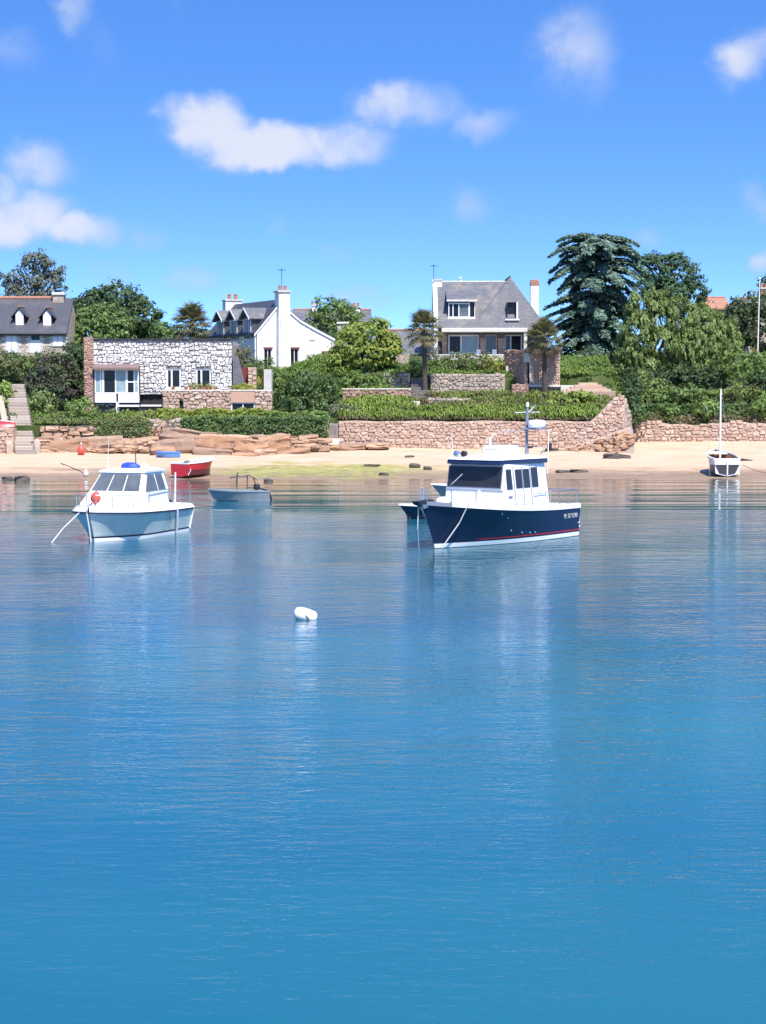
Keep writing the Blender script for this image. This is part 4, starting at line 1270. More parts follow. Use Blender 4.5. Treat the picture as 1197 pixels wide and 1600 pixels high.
# stairway on the left
def stairs():
    org = Vector((X(40, 137), 137, .8))
    s = thing('stone_stairway', 'long flight of worn granite steps climbing from the sand', 'steps', org)
    n = 24
    for i in range(n):
        k = i / (n - 1)
        y = 135.9 + 8.8 * k
        z = .95 + 4.85 * k
        xc = X(39 - 17 * k, y)
        MB().bbox(xc - .72, xc + .72, y, y + .62, z - (.9 if i > 2 else .5), z + random.uniform(-.015, .015), .035).build('step', M['granite_grey'], s, org)
    # flanking walls
    y0 = 136.6
    wall_thing('quay_wall', 'low granite quay wall beside the foot of the long stairway', 'wall', (X(-70, 137), 137.0, .6), (1, 0, 0), X(20, 137) - X(-70, 137), Z(668, 137) - .6, 'granite', 1.2, (.2, .34), (.3, .7), 120)
    O = Vector((X(23, 136.4), 136.6, .8)); E = Vector((X(5, 144.6), 144.6, .8))
    U = E - O
    wall_thing('stair_wall', 'sloping granite wall along the open side of the long stairway', 'wall', O - Vector((.25, 0, 0)), U, U.length, 5, 'granite_grey', .4, (.2, .3), (.3, .6), 60, top=lambda u: .75 + u * .53)
    b = thing('stone_post', 'rounded granite mooring post at the foot of the stairway', 'post', at(58, 707, 136.6))
    MB().lathe([(.24, -.2), (.26, .3), (.25, .75), (.18, .9), (.05, .95)], 12).build('shaft', M['granite_grey'], b, smooth=50)
    # red boat drawn up on the quay
    o = at(2, 668, 137.8)
    rb = thing('upturned_dinghy', 'red hull of a dinghy lying upturned on the quay wall', 'boat', (o.x, 137.8, Z(667.5, 137)), 0)
    rings = []
    for i in range(9):
        k = i / 8
        w = .48 * math.sin(math.pi * (.12 + .80 * k)) ** .6
        rings.append([(-1.5 + 2.5 * k, -w + 2 * w * j / 8, .42 * math.sin(math.pi * j / 8) ** .7 * (.7 + .3 * math.sin(math.pi * k))) for j in range(9)])
    MB().loft(rings, True, True, True).build('hull', M['red_paint'], rb, smooth=50)
    MB().tube([(-1.5, 0, .44), (0, 0, .47), (.9, 0, .36)], .03, 5).build('keel', M['paint_white'], rb)
stairs()
wall_thing('rock_retaining_wall', 'rough stacked orange granite wall below the hedges and above the ledges', 'wall', (X(62, 138.8), 138.8, .9), (1, 0, 0), X(506, 138.8) - X(62, 138.8), Z(664, 138.8) - .9, 'rock', .8, (.2, .42), (.3, 1.1), 300, top=lambda u: Z(667, 138.8) - .9 + .12 * math.sin(u * .8) + .08 * math.sin(u * 2.3), back='dark_stone', dep=.5)

# ---------------------------------------------------------------- rock outcrop below the hedge
def rocks():
    org = Vector((X(280, 138), 138, .8))
    r = thing('rock_outcrop', 'layered orange granite ledges at the top of the beach under the hedge', 'rocks', org)
    def rk(px, py, wpx, hpx, Y, dp=1.6, rot=None, parent=r):
        p = at(px, py, Y)
        s = Y / FPX
        o = bpy.data.objects.new('rock', ROCKS[random.randrange(8)])
        COL.objects.link(o)
        if parent is not None: o.parent = parent
        o.location = p - (org if parent is not None else Vector((0, 0, 0)))
        o.scale = (wpx * s * 1.12, dp, hpx * s * 1.22)
        o.rotation_euler = (random.uniform(-.12, .12), random.uniform(-.10, .10), random.uniform(-.2, .2) if rot is None else rot)
        return o
    # big named blocks as they lie
    for (px, py, w, h, Y) in ((275, 697, 70, 30, 137.4), (350, 692, 80, 34, 137.2), (395, 698, 70, 32, 137), (335, 706, 60, 18, 136.3), (385, 711, 55, 15, 136), (430, 690, 60, 28, 137.5), (470, 695, 70, 26, 138),
                              (300, 680, 90, 26, 138.2), (230, 690, 60, 26, 137.8), (195, 694, 60, 22, 137.6), (160, 690, 60, 26, 138), (110, 695, 70, 24, 137.6), (80, 692, 50, 34, 138.2), (255, 700, 40, 18, 136.8),
                              (415, 704, 40, 14, 136.4), (460, 705, 50, 13, 136.8), (495, 700, 40, 14, 138), (520, 697, 40, 12, 139.4), (550, 696, 50, 11, 139.8), (590, 694, 50, 10, 140)):
        rk(px, py + 3, w * random.uniform(.6, .95), h * random.uniform(.6, .85), Y, random.uniform(1.0, 1.6))
    for i in range(190):
        px = random.uniform(62, 506)
        row = random.choice((692, 698, 702, 706))
        if px > 230 and px < 310 and random.random() < .5: row = random.choice((690, 698, 704))
        if px > 400: row = random.choice((686, 691, 696, 700))
        rk(px, row + random.uniform(-3, 3), random.uniform(9, 30), random.uniform(4, 10), 138.6 - (row - 676) * .035 + random.uniform(-.2, .3), random.uniform(.7, 1.4))
    return rk
place_rock = rocks()
wall_thing('old_garden_wall', 'weathered grey stone wall remnant on the rocks below the lime hedge', 'wall', (X(232, 139), 139.0, 2.0), (1, 0, 0), X(300, 139) - X(232, 139), Z(655, 139) - 2.0, 'granite_grey', .5, (.2, .32), (.25, .55), 80, top=lambda u: Z(656, 139) - 2.0 + .1 * math.sin(u * 4))
wall_thing('terrace_edge_wall', 'crumbling pink stone wall between the ivy hedge and the gate pillar', 'wall', (X(425, 139.6), 139.6, 1.8), (1, 0, 0), X(505, 139.6) - X(425, 139.6), Z(668, 139.6) - 1.8, 'granite', .5, (.18, .3), (.25, .55), 90, top=lambda u: Z(668, 139.6) - 1.8 + u * .13)
def loose_rocks():
    lst = [(957, 716, 26, 8), (975, 718, 20, 6), (582, 713, 22, 3), (648, 738, 16, 7), (668, 741, 12, 6), (35, 752, 22, 10), (12, 750, 16, 6), (640, 706, 14, 3), (862, 703, 20, 4), (1165, 728, 16, 3), (420, 752, 12, 5), 
           (600, 743, 14, 5), (880, 741, 22, 4), (905, 742, 26, 4)]
    for (px, py, w, h) in lst:
        Y = 132.0
        for _ in range(8):
            z = max(beach(X(px, Y), Y), 0)
            Y = min(139.5, (CAMH - z) * FPX / (py - 600))
        p = at(px, py, Y)
        s = Y / FPX
        o = bpy.data.objects.new('beach_rock', ROCKS[random.randrange(8)])
        COL.objects.link(o)
        o.location = (p.x, Y, max(beach(p.x, Y), -.02) + h * s * .12)
        o.scale = (w * s * 1.0, w * s * .8, h * s * 1.5)
        o.rotation_euler = (random.uniform(-.1, .1), random.uniform(-.15, .15), random.uniform(-.4, .4))
        o.data = o.data.copy()
        o.data.materials[0] = M['wet_rock']
        own = {957: 'long dark weed covered rock on dry sand below the ramp', 975: 'smaller dark rock lying against the long rock below the ramp', 582: 'flat brown rock on the dry sand below the gate',
               35: 'dark rock at the tide edge near the stairway', 12: 'low dark rock in the wet sand beyond the stairway foot', 1165: 'thin dark rock on the sand beyond the day boat', 420: 'small dark rock beside the driftwood in the shallows',
               862: 'thin dark rock at the foot of the ramp'}.get(px)
        if own: tag(o, own, 'rock')
        else: tag(o, 'low dark weed covered rock along the weedy tide line', 'rock', 'loose rocks on the beach')
simple('wet_rock', (.085, .07, .055), .7, .4, 5, .6)
loose_rocks()

# ---------------------------------------------------------------- vegetation
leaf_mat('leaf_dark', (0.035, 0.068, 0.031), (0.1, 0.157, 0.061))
leaf_mat('leaf_mid', (0.061, 0.118, 0.039), (0.173, 0.26, 0.083))
leaf_mat('leaf_bright', (0.1, 0.175, 0.036), (0.251, 0.349, 0.086))
leaf_mat('leaf_lime', (0.127, 0.177, 0.029), (0.329, 0.363, 0.075), tint=(.30, .30, .08))
leaf_mat('leaf_yellow', (0.148, 0.153, 0.034), (0.382, 0.326, 0.081), tint=(.34, .30, .08))
leaf_mat('leaf_olive', (0.102, 0.11, 0.053), (0.254, 0.234, 0.124))
leaf_mat('leaf_grey', (0.075, 0.092, 0.066), (0.19, 0.205, 0.15), .2)
leaf_mat('leaf_cedar', (0.075, 0.135, 0.10), (0.21, 0.315, 0.245), .15)
leaf_mat('leaf_pine', (0.031, 0.073, 0.033), (0.096, 0.157, 0.067), .15)
leaf_mat('leaf_willow', (.105, .165, .05), (.28, .36, .125), .3)
leaf_mat('leaf_purple', (0.05, 0.04, 0.042), (0.12, 0.085, 0.08), .2)
leaf_mat('leaf_dry', (.13, .105, .05), (.26, .21, .11), .2)
leaf_mat('leaf_strap', (0.102, 0.179, 0.03), (0.286, 0.374, 0.083), .35, tint=(.26, .31, .09))
leaf_mat('leaf_palm', (0.08, 0.093, 0.04), (0.212, 0.195, 0.092), .2)
simple('bark', (.085, .065, .05), .95, .35, 5, .7, stretch=(1, 1, .25))
simple('bark_grey', (.15, .13, .115), .95, .3, 5, .7, stretch=(1, 1, .25))
simple('palm_bark', (.075, .06, .05), .97, .45, 7, .9, stretch=(1, 1, 2.5))

def leaf_object(name, C, Nn, size, mat, parent, org, aspect=1.7, kind=None, T=None, second=None):
    """C centres (n,3), Nn normals (n,3): one small four-cornered leaf each"""
    n = len(C)
    Nn = Nn / np.maximum(np.linalg.norm(Nn, axis=1, keepdims=True), 1e-6)
    if T is None: T = rng.normal(size=(n, 3))
    T = T - Nn * (T * Nn).sum(1, keepdims=True)
    T /= np.maximum(np.linalg.norm(T, axis=1, keepdims=True), 1e-6)
    B = np.cross(Nn, T)
    s = (size * rng.uniform(.6, 1.35, (n, 1)))
    a, b = T * s * .5 * aspect, B * s * .5
    q = Nn * s * .16
    V = np.stack([C - a, C - b * .9 + q, C + a, C + b * .9 + q], 1).reshape(-1, 3) - np.array(org)[None]
    me = bpy.data.meshes.new(name)
    me.vertices.add(4 * n)
    me.vertices.foreach_set('co', V.astype(np.float32).ravel())
    me.loops.add(4 * n)
    me.loops.foreach_set('vertex_index', np.arange(4 * n, dtype=np.int32))
    me.polygons.add(n)
    me.polygons.foreach_set('loop_start', np.arange(0, 4 * n, 4, dtype=np.int32))
    me.materials.append(M[mat])
    if second:
        me.materials.append(M[second[0]])
        # sprigs of the second tone grow in patches
        g = np.sin(C[:, 0] * 2.3 + 1.7 * np.sin(C[:, 2] * 1.9)) * np.sin(C[:, 2] * 2.7 + C[:, 1] * 1.3)
        me.polygons.foreach_set('material_index', ((rng.random(n) + .22 * g) < second[1]).astype(np.int32))
    me.update(calc_edges=True)
    return link(name, me, None, parent, kind)

def sphere_dirs(n):
    d = rng.normal(size=(n, 3))
    return d / np.linalg.norm(d, axis=1, keepdims=True)

def crown_points(lobes, dens, clump, per, shell=(.72, 1.03), flat=1.0, up=.25):
    """lobes (cx,cy,cz,rx,ry,rz): leaf clumps over and a little inside the lobes"""
    Cs, Ns = [], []
    L = np.array(lobes, float)
    for i, (cx, cy, cz, rx, ry, rz) in enumerate(L):
        area = 4 * math.pi * ((rx * ry) ** 1.6 / 3 + (rx * rz) ** 1.6 / 3 + (ry * rz) ** 1.6 / 3) ** (1 / 1.6)
        k = max(6, int(area * dens))
        d = sphere_dirs(k)
        rr = rng.uniform(shell[0], shell[1], (k, 1))
        # lumpy surface
        ph = rng.uniform(0, 6.28, 6)
        lump = 1 + .10 * np.sin(d[:, :1] * 5 + ph[0]) * np.sin(d[:, 2:] * 6 + ph[1]) + .08 * np.sin(d[:, 1:2] * 9 + ph[2]) + .05 * np.sin(d[:, :1] * 13 + ph[3])
        p = np.array([cx, cy, cz]) + d * np.array([rx, ry, rz]) * rr * lump
        keep = np.ones(k, bool)
        for j, q in enumerate(L):
            if j == i: continue
            keep &= (((p - q[:3]) / q[3:]) ** 2).sum(1) > .42
        p, d = p[keep], d[keep]
        k = len(p)
        if not k: continue
        m = rng.poisson(per, k) + 2
        idx = np.repeat(np.arange(k), m)
        off = rng.normal(size=(len(idx), 3)) * clump * np.array([1, 1, flat])
        Cs.append(p[idx] + off)
        Ns.append(d[idx] * .7 + off / max(clump, 1e-3) * .35 + np.array([0, 0, up]) + rng.normal(size=(len(idx), 3)) * .45)
    return np.concatenate(Cs), np.concatenate(Ns)

def px_lobes(lst, Y, deep=1.0):
    out = []
    for q in lst:
        px, py, rx, ry = q[:4]
        y = Y + (q[4] if len(q) > 4 else 0)
        p = at(px, py, y)
        s = y / FPX
        out.append((p.x, y, p.z, rx * s, max(rx, ry) * s * deep * .9, ry * s))
    return out

def tree(label, lst, Y, mat, base_px=None, dens=2.3, clump=.26, per=15, size=.24, trunk_r=.22, bark='bark', cat='tree', name='tree', group=None, flat=.75, deep=1.0, limbs=True, aspect=1.6, second=None, shell=(.72, 1.03)):
    lobes = px_lobes(lst, Y, deep)
    cx = sum(l[0] for l in lobes) / len(lobes)
    if base_px is not None: cx = X(base_px, Y)
    gz = ground(cx, Y)
    org = (cx, Y, gz)
    r = thing(name, label, cat, org, 0, group)
    C, N = crown_points(lobes, dens, clump, per, shell, flat)
    keep = C[:, 2] > gz - .1
    C, N = C[keep], N[keep]
    leaf_object('crown', C, N, size, mat, r, org, aspect, second=second)
    zc = sum(l[2] for l in lobes) / len(lobes)
    mb = MB()
    fork = Vector((cx, Y, gz + max(.3, (min(l[2] for l in lobes) - gz) * .8)))
    mb.tube([Vector((cx, Y, gz - .3)), Vector((cx + .06, Y, gz + (fork.z - gz) * .5)), fork], trunk_r, 7, trunk_r * .7)
    if limbs:
        for l in lobes:
            e = Vector((l[0], l[1], l[2] + l[5] * .3))
            mid = fork.lerp(e, .5) + Vector((random.uniform(-.15, .15), 0, -.1))
            mb.tube([fork, mid, e], trunk_r * .5, 5, trunk_r * .12)
            for _ in range(3):
                e2 = e + Vector((random.uniform(-.7, .7) * l[3], random.uniform(-.7, .7) * l[4], random.uniform(-.3, .7) * l[5]))
                mb.tube([mid.lerp(e, .5), e2], trunk_r * .2, 4, trunk_r * .05)
    mb.build('trunk', M[bark], r, org)
    return r

def shrub(label, lst, Y, mat, size=.17, dens=3.2, clump=.17, per=13, name='shrub', cat='shrub', group=None, second=None, deep=1.0, aspect=1.6, flat=.85):
    return tree(label, lst, Y, mat, None, dens, clump, per, size, .06, 'bark', cat, name, group, flat, deep, True, aspect, second)

# --- trees behind the roofs
tree('tall grey green gum like tree standing behind the old stone house', [(55, 408, 26, 20), (30, 440, 24, 18), (62, 436, 26, 20), (88, 445, 15, 22), (12, 440, 14, 14), (40, 460, 34, 16), (75, 462, 26, 14), (92, 420, 8, 8), (78, 412, 10, 9)], 188, 'leaf_grey', 50, 1.5, .24, 12, .22, .35, 'bark_grey', shell=(.5, 1.05))
tree('broad dark green tree behind the flat roofed house', [(185, 475, 44, 30), (150, 480, 30, 26), (220, 495, 32, 30), (185, 505, 55, 30), (243, 515, 20, 22), (130, 490, 22, 24)], 180, 'leaf_dark', 185, 2.2, .26, 16, .25, .4)
tree('rounded mid green tree crowding the gable of the old stone house', [(155, 500, 34, 26), (185, 515, 26, 24), (130, 505, 24, 26), (150, 530, 44, 30), (118, 545, 14, 30)], 171, 'leaf_mid', 150, 2.3, .22, 15, .22, .3, second=('leaf_willow', .25))
tree('low dark tree between the flat roofed house and the first palm', [(258, 518, 18, 14), (268, 528, 20, 14), (318, 535, 18, 14)], 173, 'leaf_mid', 262)
tree('round green tree rising behind the white gable house roof', [(520, 490, 34, 24), (500, 505, 22, 22), (545, 505, 22, 24), (520, 520, 38, 20)], 176, 'leaf_mid', 520, 2.4, .22, 15, .21, .25, second=('leaf_bright', .25))
tree('spreading yellow green tree beside the white gable', [(575, 525, 36, 24), (545, 545, 28, 26), (600, 545, 26, 26), (530, 565, 18, 26), (570, 555, 44, 24), (612, 540, 16, 16), (550, 520, 20, 14), (590, 512, 20, 12)], 153, 'leaf_bright', 562, 3.8, .17, 17, .18, .25, second=('leaf_lime', .6), limbs=True)
tree('dark umbrella pine with domed crown beside the blue cedar', [(1030, 425, 32, 26), (1062, 432, 34, 26), (1012, 415, 18, 18), (1085, 455, 20, 20), (1045, 455, 42, 20), (1020, 450, 26, 22), (1050, 408, 26, 12)], 188, 'leaf_pine', 1045, 2.4, .24, 17, .2, .4, flat=.45)
# darker trees at the right edge
tree('dark shrubby trees at the back of the right hand slope', [(1165, 480, 26, 22), (1195, 475, 26, 22), (1160, 510, 30, 30), (1200, 515, 40, 40), (1150, 495, 16, 16), (1235, 500, 40, 40)], 172, 'leaf_dark', 1180, 2.2, .22, 15, .22, .3, second=('leaf_olive', .3))
tree('dark pine branch crown beyond the flagpole', [(1205, 445, 18, 14), (1225, 440, 24, 18)], 195, 'leaf_pine', 1225, 2.2, .2, 14, .2, .3)

# --- blue cedar
def cedar():
    Y = 166.0
    base = Vector((X(930, Y), Y, ground(X(930, Y), Y)))
    r = thing('cedar_tree', 'tall blue green cedar with layered drooping branches', 'tree', base)
    ztop = Z(372, Y)
    H = ztop - base.z
    mb = MB()
    mb.tube([base - Vector((0, 0, .3)), base + Vector((.05, 0, H * .5)), base + Vector((0, 0, H * .97))], .42, 8, .05)
    prof = [(0.02, 3.0), (.15, 3.7), (.3, 4.0), (.45, 4.1), (.6, 4.25), (.74, 4.5), (.86, 4.0), (.94, 3.0), (1.0, 1.5)]
    def rad(t):
        for (a, ra), (b, rb) in zip(prof, prof[1:]):
            if t <= b: return ra + (rb - ra) * (t - a) / (b - a)
        return .4
    Cs, Ns = [], []
    nb = 180
    for i in range(nb):
        t = .04 + .95 * (i + random.random()) / nb
        a = i * 2.39996 + random.uniform(-.3, .3)
        L = rad(t) * random.uniform(.5, 1.16)
        d = Vector((math.cos(a), math.sin(a), 0))
        z0 = base.z + H * t
        lift = .45 if t > .55 else .12
        pts = []
        for k in range(6):
            s = k / 5
            z = z0 + lift * L * s * (1 - s) * 1.6 + L * (.32 * (t - .42)) * s - .30 * L * s * s * (1.15 - t)
            pts.append(Vector((base.x, base.y, z)) + d * L * s)
        mb.tube(pts, .07, 4, .015)
        side = Vector((-d.y, d.x, 0))
        n = int(125 * L)
        s = rng.uniform(.22, 1.0, n) ** .8
        w = rng.normal(size=n) * (.42 * (1.12 - s) + .10) * min(1, L / 3)
        P = np.array([list(pts[min(4, int(q * 5))].lerp(pts[min(5, int(q * 5) + 1)], q * 5 - int(q * 5))) for q in s])
        P += np.outer(w, np.array(side)) 
        P[:, 2] += rng.normal(size=n) * .06 - np.abs(w) * .28 - .05
        Cs.append(P)
        Ns.append(np.tile(np.array([0, 0, 1.0]), (n, 1)) + np.outer(s, np.array(d)) * .5 + rng.normal(size=(n, 3)) * .35)
    for dx, h in ((-.3, .4), (.9, .45), (.45, .3), (-1.4, -.5)):
        p = base + Vector((dx, 0, H + h - .6))
        mb.tube([p - Vector((0, 0, .8)), p + Vector((0, 0, .5))], .05, 4, .01)
        n = 90
        zz = rng.uniform(-.7, .5, n)
        P = np.array(p)[None] + np.stack([rng.normal(size=n) * .10 * (1 - zz), rng.normal(size=n) * .1 * (1 - zz), zz], 1)
        Cs.append(P); Ns.append(rng.normal(size=(n, 3)) + np.array([0, 0, .4]))
    mb.build('trunk', M['bark'], r, base)
    leaf_object('crown', np.concatenate(Cs), np.concatenate(Ns), .19, 'leaf_cedar', r, base, 2.1)
cedar()

# --- willow like tree with hanging foliage
def willow():
    Y = 155.0
    lst = [(1005, 478, 26, 22), (1030, 500, 34, 30), (1000, 520, 28, 36), (1065, 500, 34, 30), (1100, 510, 34, 28), (985, 548, 24, 28), (1040, 535, 46, 34), (1095, 540, 46, 34), (1135, 530, 22, 28), (1010, 575, 34, 26), (1025, 465, 16, 14), (1090, 487, 20, 14), (1128, 500, 18, 18), (1060, 478, 20, 16), (1120, 560, 30, 26), (1075, 570, 40, 22)]
    lobes = px_lobes(lst, Y)
    cx = X(1045, Y)
    gz = ground(cx, Y)
    org = (cx, Y, gz)
    r = thing('weeping_tree', 'broad pale green weeping tree with hanging sprays', 'tree', org)
    C, N = crown_points(lobes, 3.4, .16, 3.0, (.72, 1.05), .8)
    # every clump point trails a hanging spray
    n = len(C)
    m = 8
    idx = np.repeat(np.arange(n), m)
    t = np.tile(np.arange(m), n) / m
    ln = rng.uniform(.2, .65, n)[idx]
    P = C[idx].copy()
    P[:, 2] -= t * ln
    P[:, :2] += rng.normal(size=(len(idx), 2)) * .06
    ok = P[:, 2] > gz + .9
    T = rng.normal(size=P.shape) * .35 + np.array([0, 0, -1.0])
    leaf_object('crown', P[ok], (N[idx] + rng.normal(size=P.shape) * .3)[ok], .13, 'leaf_willow', r, org, 2.4, T=T[ok])
    mb = MB()
    for dx, lean in ((-1.2, -.8), (0, .1), (1.4, .7), (2.6, 1.4)):
        b = Vector((cx + dx * .5, Y + .3, gz - .3))
        f = Vector((cx + dx, Y, gz + 2.0))
        mb.tube([b, (b + f) / 2 + Vector((.1, 0, 0)), f], .2, 6, .13)
        for l in lobes:
            if abs(l[0] - f.x) < 2.0:
                mb.tube([f, Vector((l[0], l[1], l[2] + .2))], .09, 4, .02)
    mb.build('trunk', M['bark'], r, org)
willow()

# --- fan palms
def frond_mesh():
    mb = MB()
    mb.tube([(0, 0, 0), (.35, 0, .06), (.7, 0, .04)], .018, 4, .012)
    for i in range(17):
        a = -1.75 + 3.5 * i / 16
        l = .62 * (1 - .12 * abs(a))
        d = Vector((math.cos(a), math.sin(a), 0))
        s = Vector((-d.y, d.x, 0)) * .035
        o = Vector((.7, 0, .04))
        k = random.uniform(-.05, .05)
        p1 = o + d * l * .55 + Vector((0, 0, .05 + k))
        p2 = o + d * l + Vector((0, 0, -.16 + k))
        mb.add([o - s * .3, o + s * .3, p1 + s, p1 - s, p2], [(0, 1, 2, 3), (3, 2, 4)])
    me = bpy.data.meshes.new('frond')
    me.from_pydata(mb.v, [], mb.f)
    me.materials.append(M['leaf_palm'])
    return me
FROND = frond_mesh()
FROND_DRY = FROND.copy()
FROND_DRY.materials[0] = M['leaf_dry']
def palm(label, px, py_crown, py_base, Y, r_crown=1.15, tr=.15, n=46, gz=None):
    top = at(px, py_crown, Y)
    base = Vector((top.x + .05, Y, Z(py_base, Y) if gz is None else gz))
    r = thing('palm_tree', label, 'palm tree', base)
    h = top.z - base.z
    mb = MB()
    rings = []
    k = 26
    for i in range(k + 1):
        t = i / k
        rr = tr * (1.15 - .15 * t + (.9 * max(0, t - .78) / .22 if t > .78 else 0) * .55) * (1 + .06 * (i % 2))
        rings.append([(base.x + (top.x - base.x) * t + rr * math.cos(2 * math.pi * j / 10), Y + rr * math.sin(2 * math.pi * j / 10), base.z - .4 + (h + .35) * t) for j in range(10)])
    mb.loft(rings, True, True, True).build('trunk', M['palm_bark'], r, base)
    for i in range(n):
        t = (i + .5) / n
        a = i * 2.39996
        el = math.pi / 2 * (1 - t * 1.42) - .02 + random.uniform(-.1, .1)
        o = bpy.data.objects.new('frond', FROND if t < .9 else FROND_DRY)
        COL.objects.link(o)
        o.parent = r
        o.location = top + Vector((0, 0, .05 - .3 * t)) - base
        sc = r_crown / 1.25 * random.uniform(.85, 1.1)
        o.scale = (sc, sc, sc)
        o.rotation_euler = Matrix.Rotation(a, 3, 'Z').to_4x4().to_3x3().__matmul__(Matrix.Rotation(-el, 3, 'Y')).to_euler()
palm('fan palm with long dark trunk at the head of the garden steps', 663, 517, 624, 148.5, 1.75, .17)
palm('fan palm in front of the red granite garden building', 851, 531, 628, 148.6, 1.75, .16)
palm('fan palm crown showing above the flat roof', 300, 508, 540, 164, 2.0, .22, 60, gz=7.6)

# --- shrubs, hedges, beds
shrub('large dark purple green bush above the stairway', [(80, 580, 30, 28), (60, 600, 24, 28), (105, 605, 22, 28), (85, 620, 34, 28), (100, 575, 18, 18)], 148, 'leaf_dark', .18, second=('leaf_purple', .5))
shrub('pale clipped round bush beside the stairway', [(64, 628, 21, 19), (66, 640, 20, 16)], 144.5, 'leaf_mid', .15, second=('leaf_willow', .85))
shrub('low olive bush overhanging the rocks by the stairway', [(72, 668, 26, 17), (92, 660, 18, 16)], 141, 'leaf_olive', .13)
shrub('feathery green tamarisk bush above the rocks', [(125, 650, 26, 28), (110, 665, 24, 18), (145, 662, 18, 18), (128, 632, 14, 14)], 141.5, 'leaf_mid', .12, second=('leaf_bright', .5), aspect=2.6)
shrub('leafy banked shrubs under the wall left of the stairway', [(8, 630, 22, 30), (-15, 640, 30, 36), (14, 652, 16, 14)], 143.5, 'leaf_bright', .2, second=('leaf_strap', .4))
shrub('olive hedge below the old stone house', [(10, 568, 24, 18), (30, 572, 26, 20), (50, 580, 20, 22), (-20, 570, 30, 20), (75, 560, 22, 12)], 156, 'leaf_olive', .18, second=('leaf_mid', .5))
shrub('dark leafy mass between the old stone house and the brick pier', [(120, 575, 12, 36), (115, 560, 16, 24), (122, 610, 12, 30)], 152, 'leaf_dark', .18)
shrub('mixed grey green shrubs below the bay window', [(180, 660, 22, 14), (205, 662, 24, 16), (165, 668, 16, 10), (225, 660, 18, 14)], 141.3, 'leaf_olive', .13, second=('leaf_lime', .4))
shrub('white flowering shrub under the bay window', [(168, 648, 12, 10), (190, 648, 10, 8)], 143.2, 'leaf_grey', .13, second=('leaf_willow', .5))
def hedge(label, p0, p1, yt, yb, Y, mat, thick=1.0, size=.13, dens=230, second=None, name='hedge', drop=None):
    """clipped belt of foliage; drop lets it hang over the wall edge"""
    a, b = X(p0, Y), X(p1, Y)
    zt, zb = Z(yt, Y), Z(yb, Y)
    org = ((a + b) / 2, Y, ground((a + b) / 2, Y))
    r = thing(name, label, 'hedge', org)
    w = b - a
    n = int(dens * w * ((zt - zb) + thick))
    u = rng.random(n)
    front = rng.random(n) < (zt - zb) / ((zt - zb) + thick)
    x = a + w * u
    ph = rng.uniform(0, 6, 3)
    bulge = .12 * np.sin(x * 2.1 + ph[0]) + .10 * np.sin(x * 4.3 + ph[1]) + .05 * np.sin(x * 9 + ph[2])
    zz = np.where(front, zb + (zt - zb) * rng.random(n), zt - .1 * rng.random(n)) + bulge * .6
    yy = np.where(front, Y - .1 * rng.random(n) - bulge * .8, Y + thick * rng.random(n))
    k = np.clip((zz - zb) / (zt - zb), 0, 1)
    yy = yy + np.where(front, .25 * k ** 3, 0)
    if drop:
        dz = np.where(front, rng.random(n) * drop * np.clip(.35 + .65 * np.sin(x * 1.7 + 1) * np.sin(x * .8), 0, 1) * (k < .3), 0)
        zz = zz - dz
    C = np.stack([x, yy, zz], 1) + rng.normal(size=(n, 3)) * .07
    N = np.where(front[:, None], np.array([0, -.8, .5]), np.array([0, -.2, 1.0])) + rng.normal(size=(n, 3)) * .55
    leaf_object('foliage', C, N, size, mat, r, org, 1.6, second=second)
    mb = MB()
    for i in range(max(2, int(w / 1.2))):
        x = a + w * (i + .5) / max(2, int(w / 1.2))
        g = ground(x, Y + thick * .5)
        mb.tube([(x, Y + thick * .5, min(g, zb) - .2), (x + .1, Y + thick * .5, zt - .3)], .05, 5, .02)
    mb.build('stems', M['bark'], r, org)
    return r
hedge('bright lime clipped hedge below the podium wall', 228, 428, 642, 658, 142.0, 'leaf_bright', 1.6, .13, 260, ('leaf_lime', .7))
hedge('dark ivy hedge hanging over the rocks below the podium', 282, 512, 654, 682, 138.35, 'leaf_dark', 1.6, .13, 330, ('leaf_mid', .6), drop=.6)
hedge('green hedge between the podium and the slatted gate', 420, 512, 646, 662, 141.4, 'leaf_mid', 1.4, .14, 240, ('leaf_bright', .5))
shrub('big dark green bush standing between the podium and the garden wall', [(478, 600, 30, 22), (500, 625, 28, 30), (455, 622, 28, 28), (478, 640, 44, 22), (515, 610, 14, 20)], 145.5, 'leaf_mid', .17, second=('leaf_dark', .6))
shrub('green bank shrubs right of the flat roofed house', [(435, 595, 20, 16), (448, 612, 22, 20), (420, 590, 14, 12)], 148, 'leaf_mid', .15, second=('leaf_lime', .25))
shrub('grey green upright shrub at the end of the whitewashed wall', [(378, 552, 14, 20), (386, 570, 14, 16), (372, 570, 8, 20)], 149, 'leaf_olive', .14, second=('leaf_grey', .4))
shrub('small dark shrub on the pillar beside the pale agave', [(400, 570, 16, 9), (415, 568, 12, 8)], 147.5, 'leaf_mid', .13)
shrub('silver shrub in front of the garden wall near the gate', [(522, 645, 14, 16), (545, 648, 22, 14), (570, 650, 18, 9)], 143, 'leaf_grey', .13, second=('leaf_olive', .4))
shrub('glossy shrubs growing on the bank below the yellow green tree', [(560, 597, 26, 14), (585, 600, 20, 12), (540, 602, 16, 14), (612, 590, 14, 10)], 150.5, 'leaf_mid', .16, second=('leaf_bright', .4))
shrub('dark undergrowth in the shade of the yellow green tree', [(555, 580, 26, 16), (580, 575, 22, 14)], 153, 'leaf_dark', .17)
shrub('long bank of mid green shrubs under the slate house terrace', [(690, 570, 20, 13), (712, 565, 20, 15), (735, 566, 22, 16), (752, 570, 18, 14), (680, 575, 12, 9)], 153.5, 'leaf_mid', .15, second=('leaf_olive', .4))
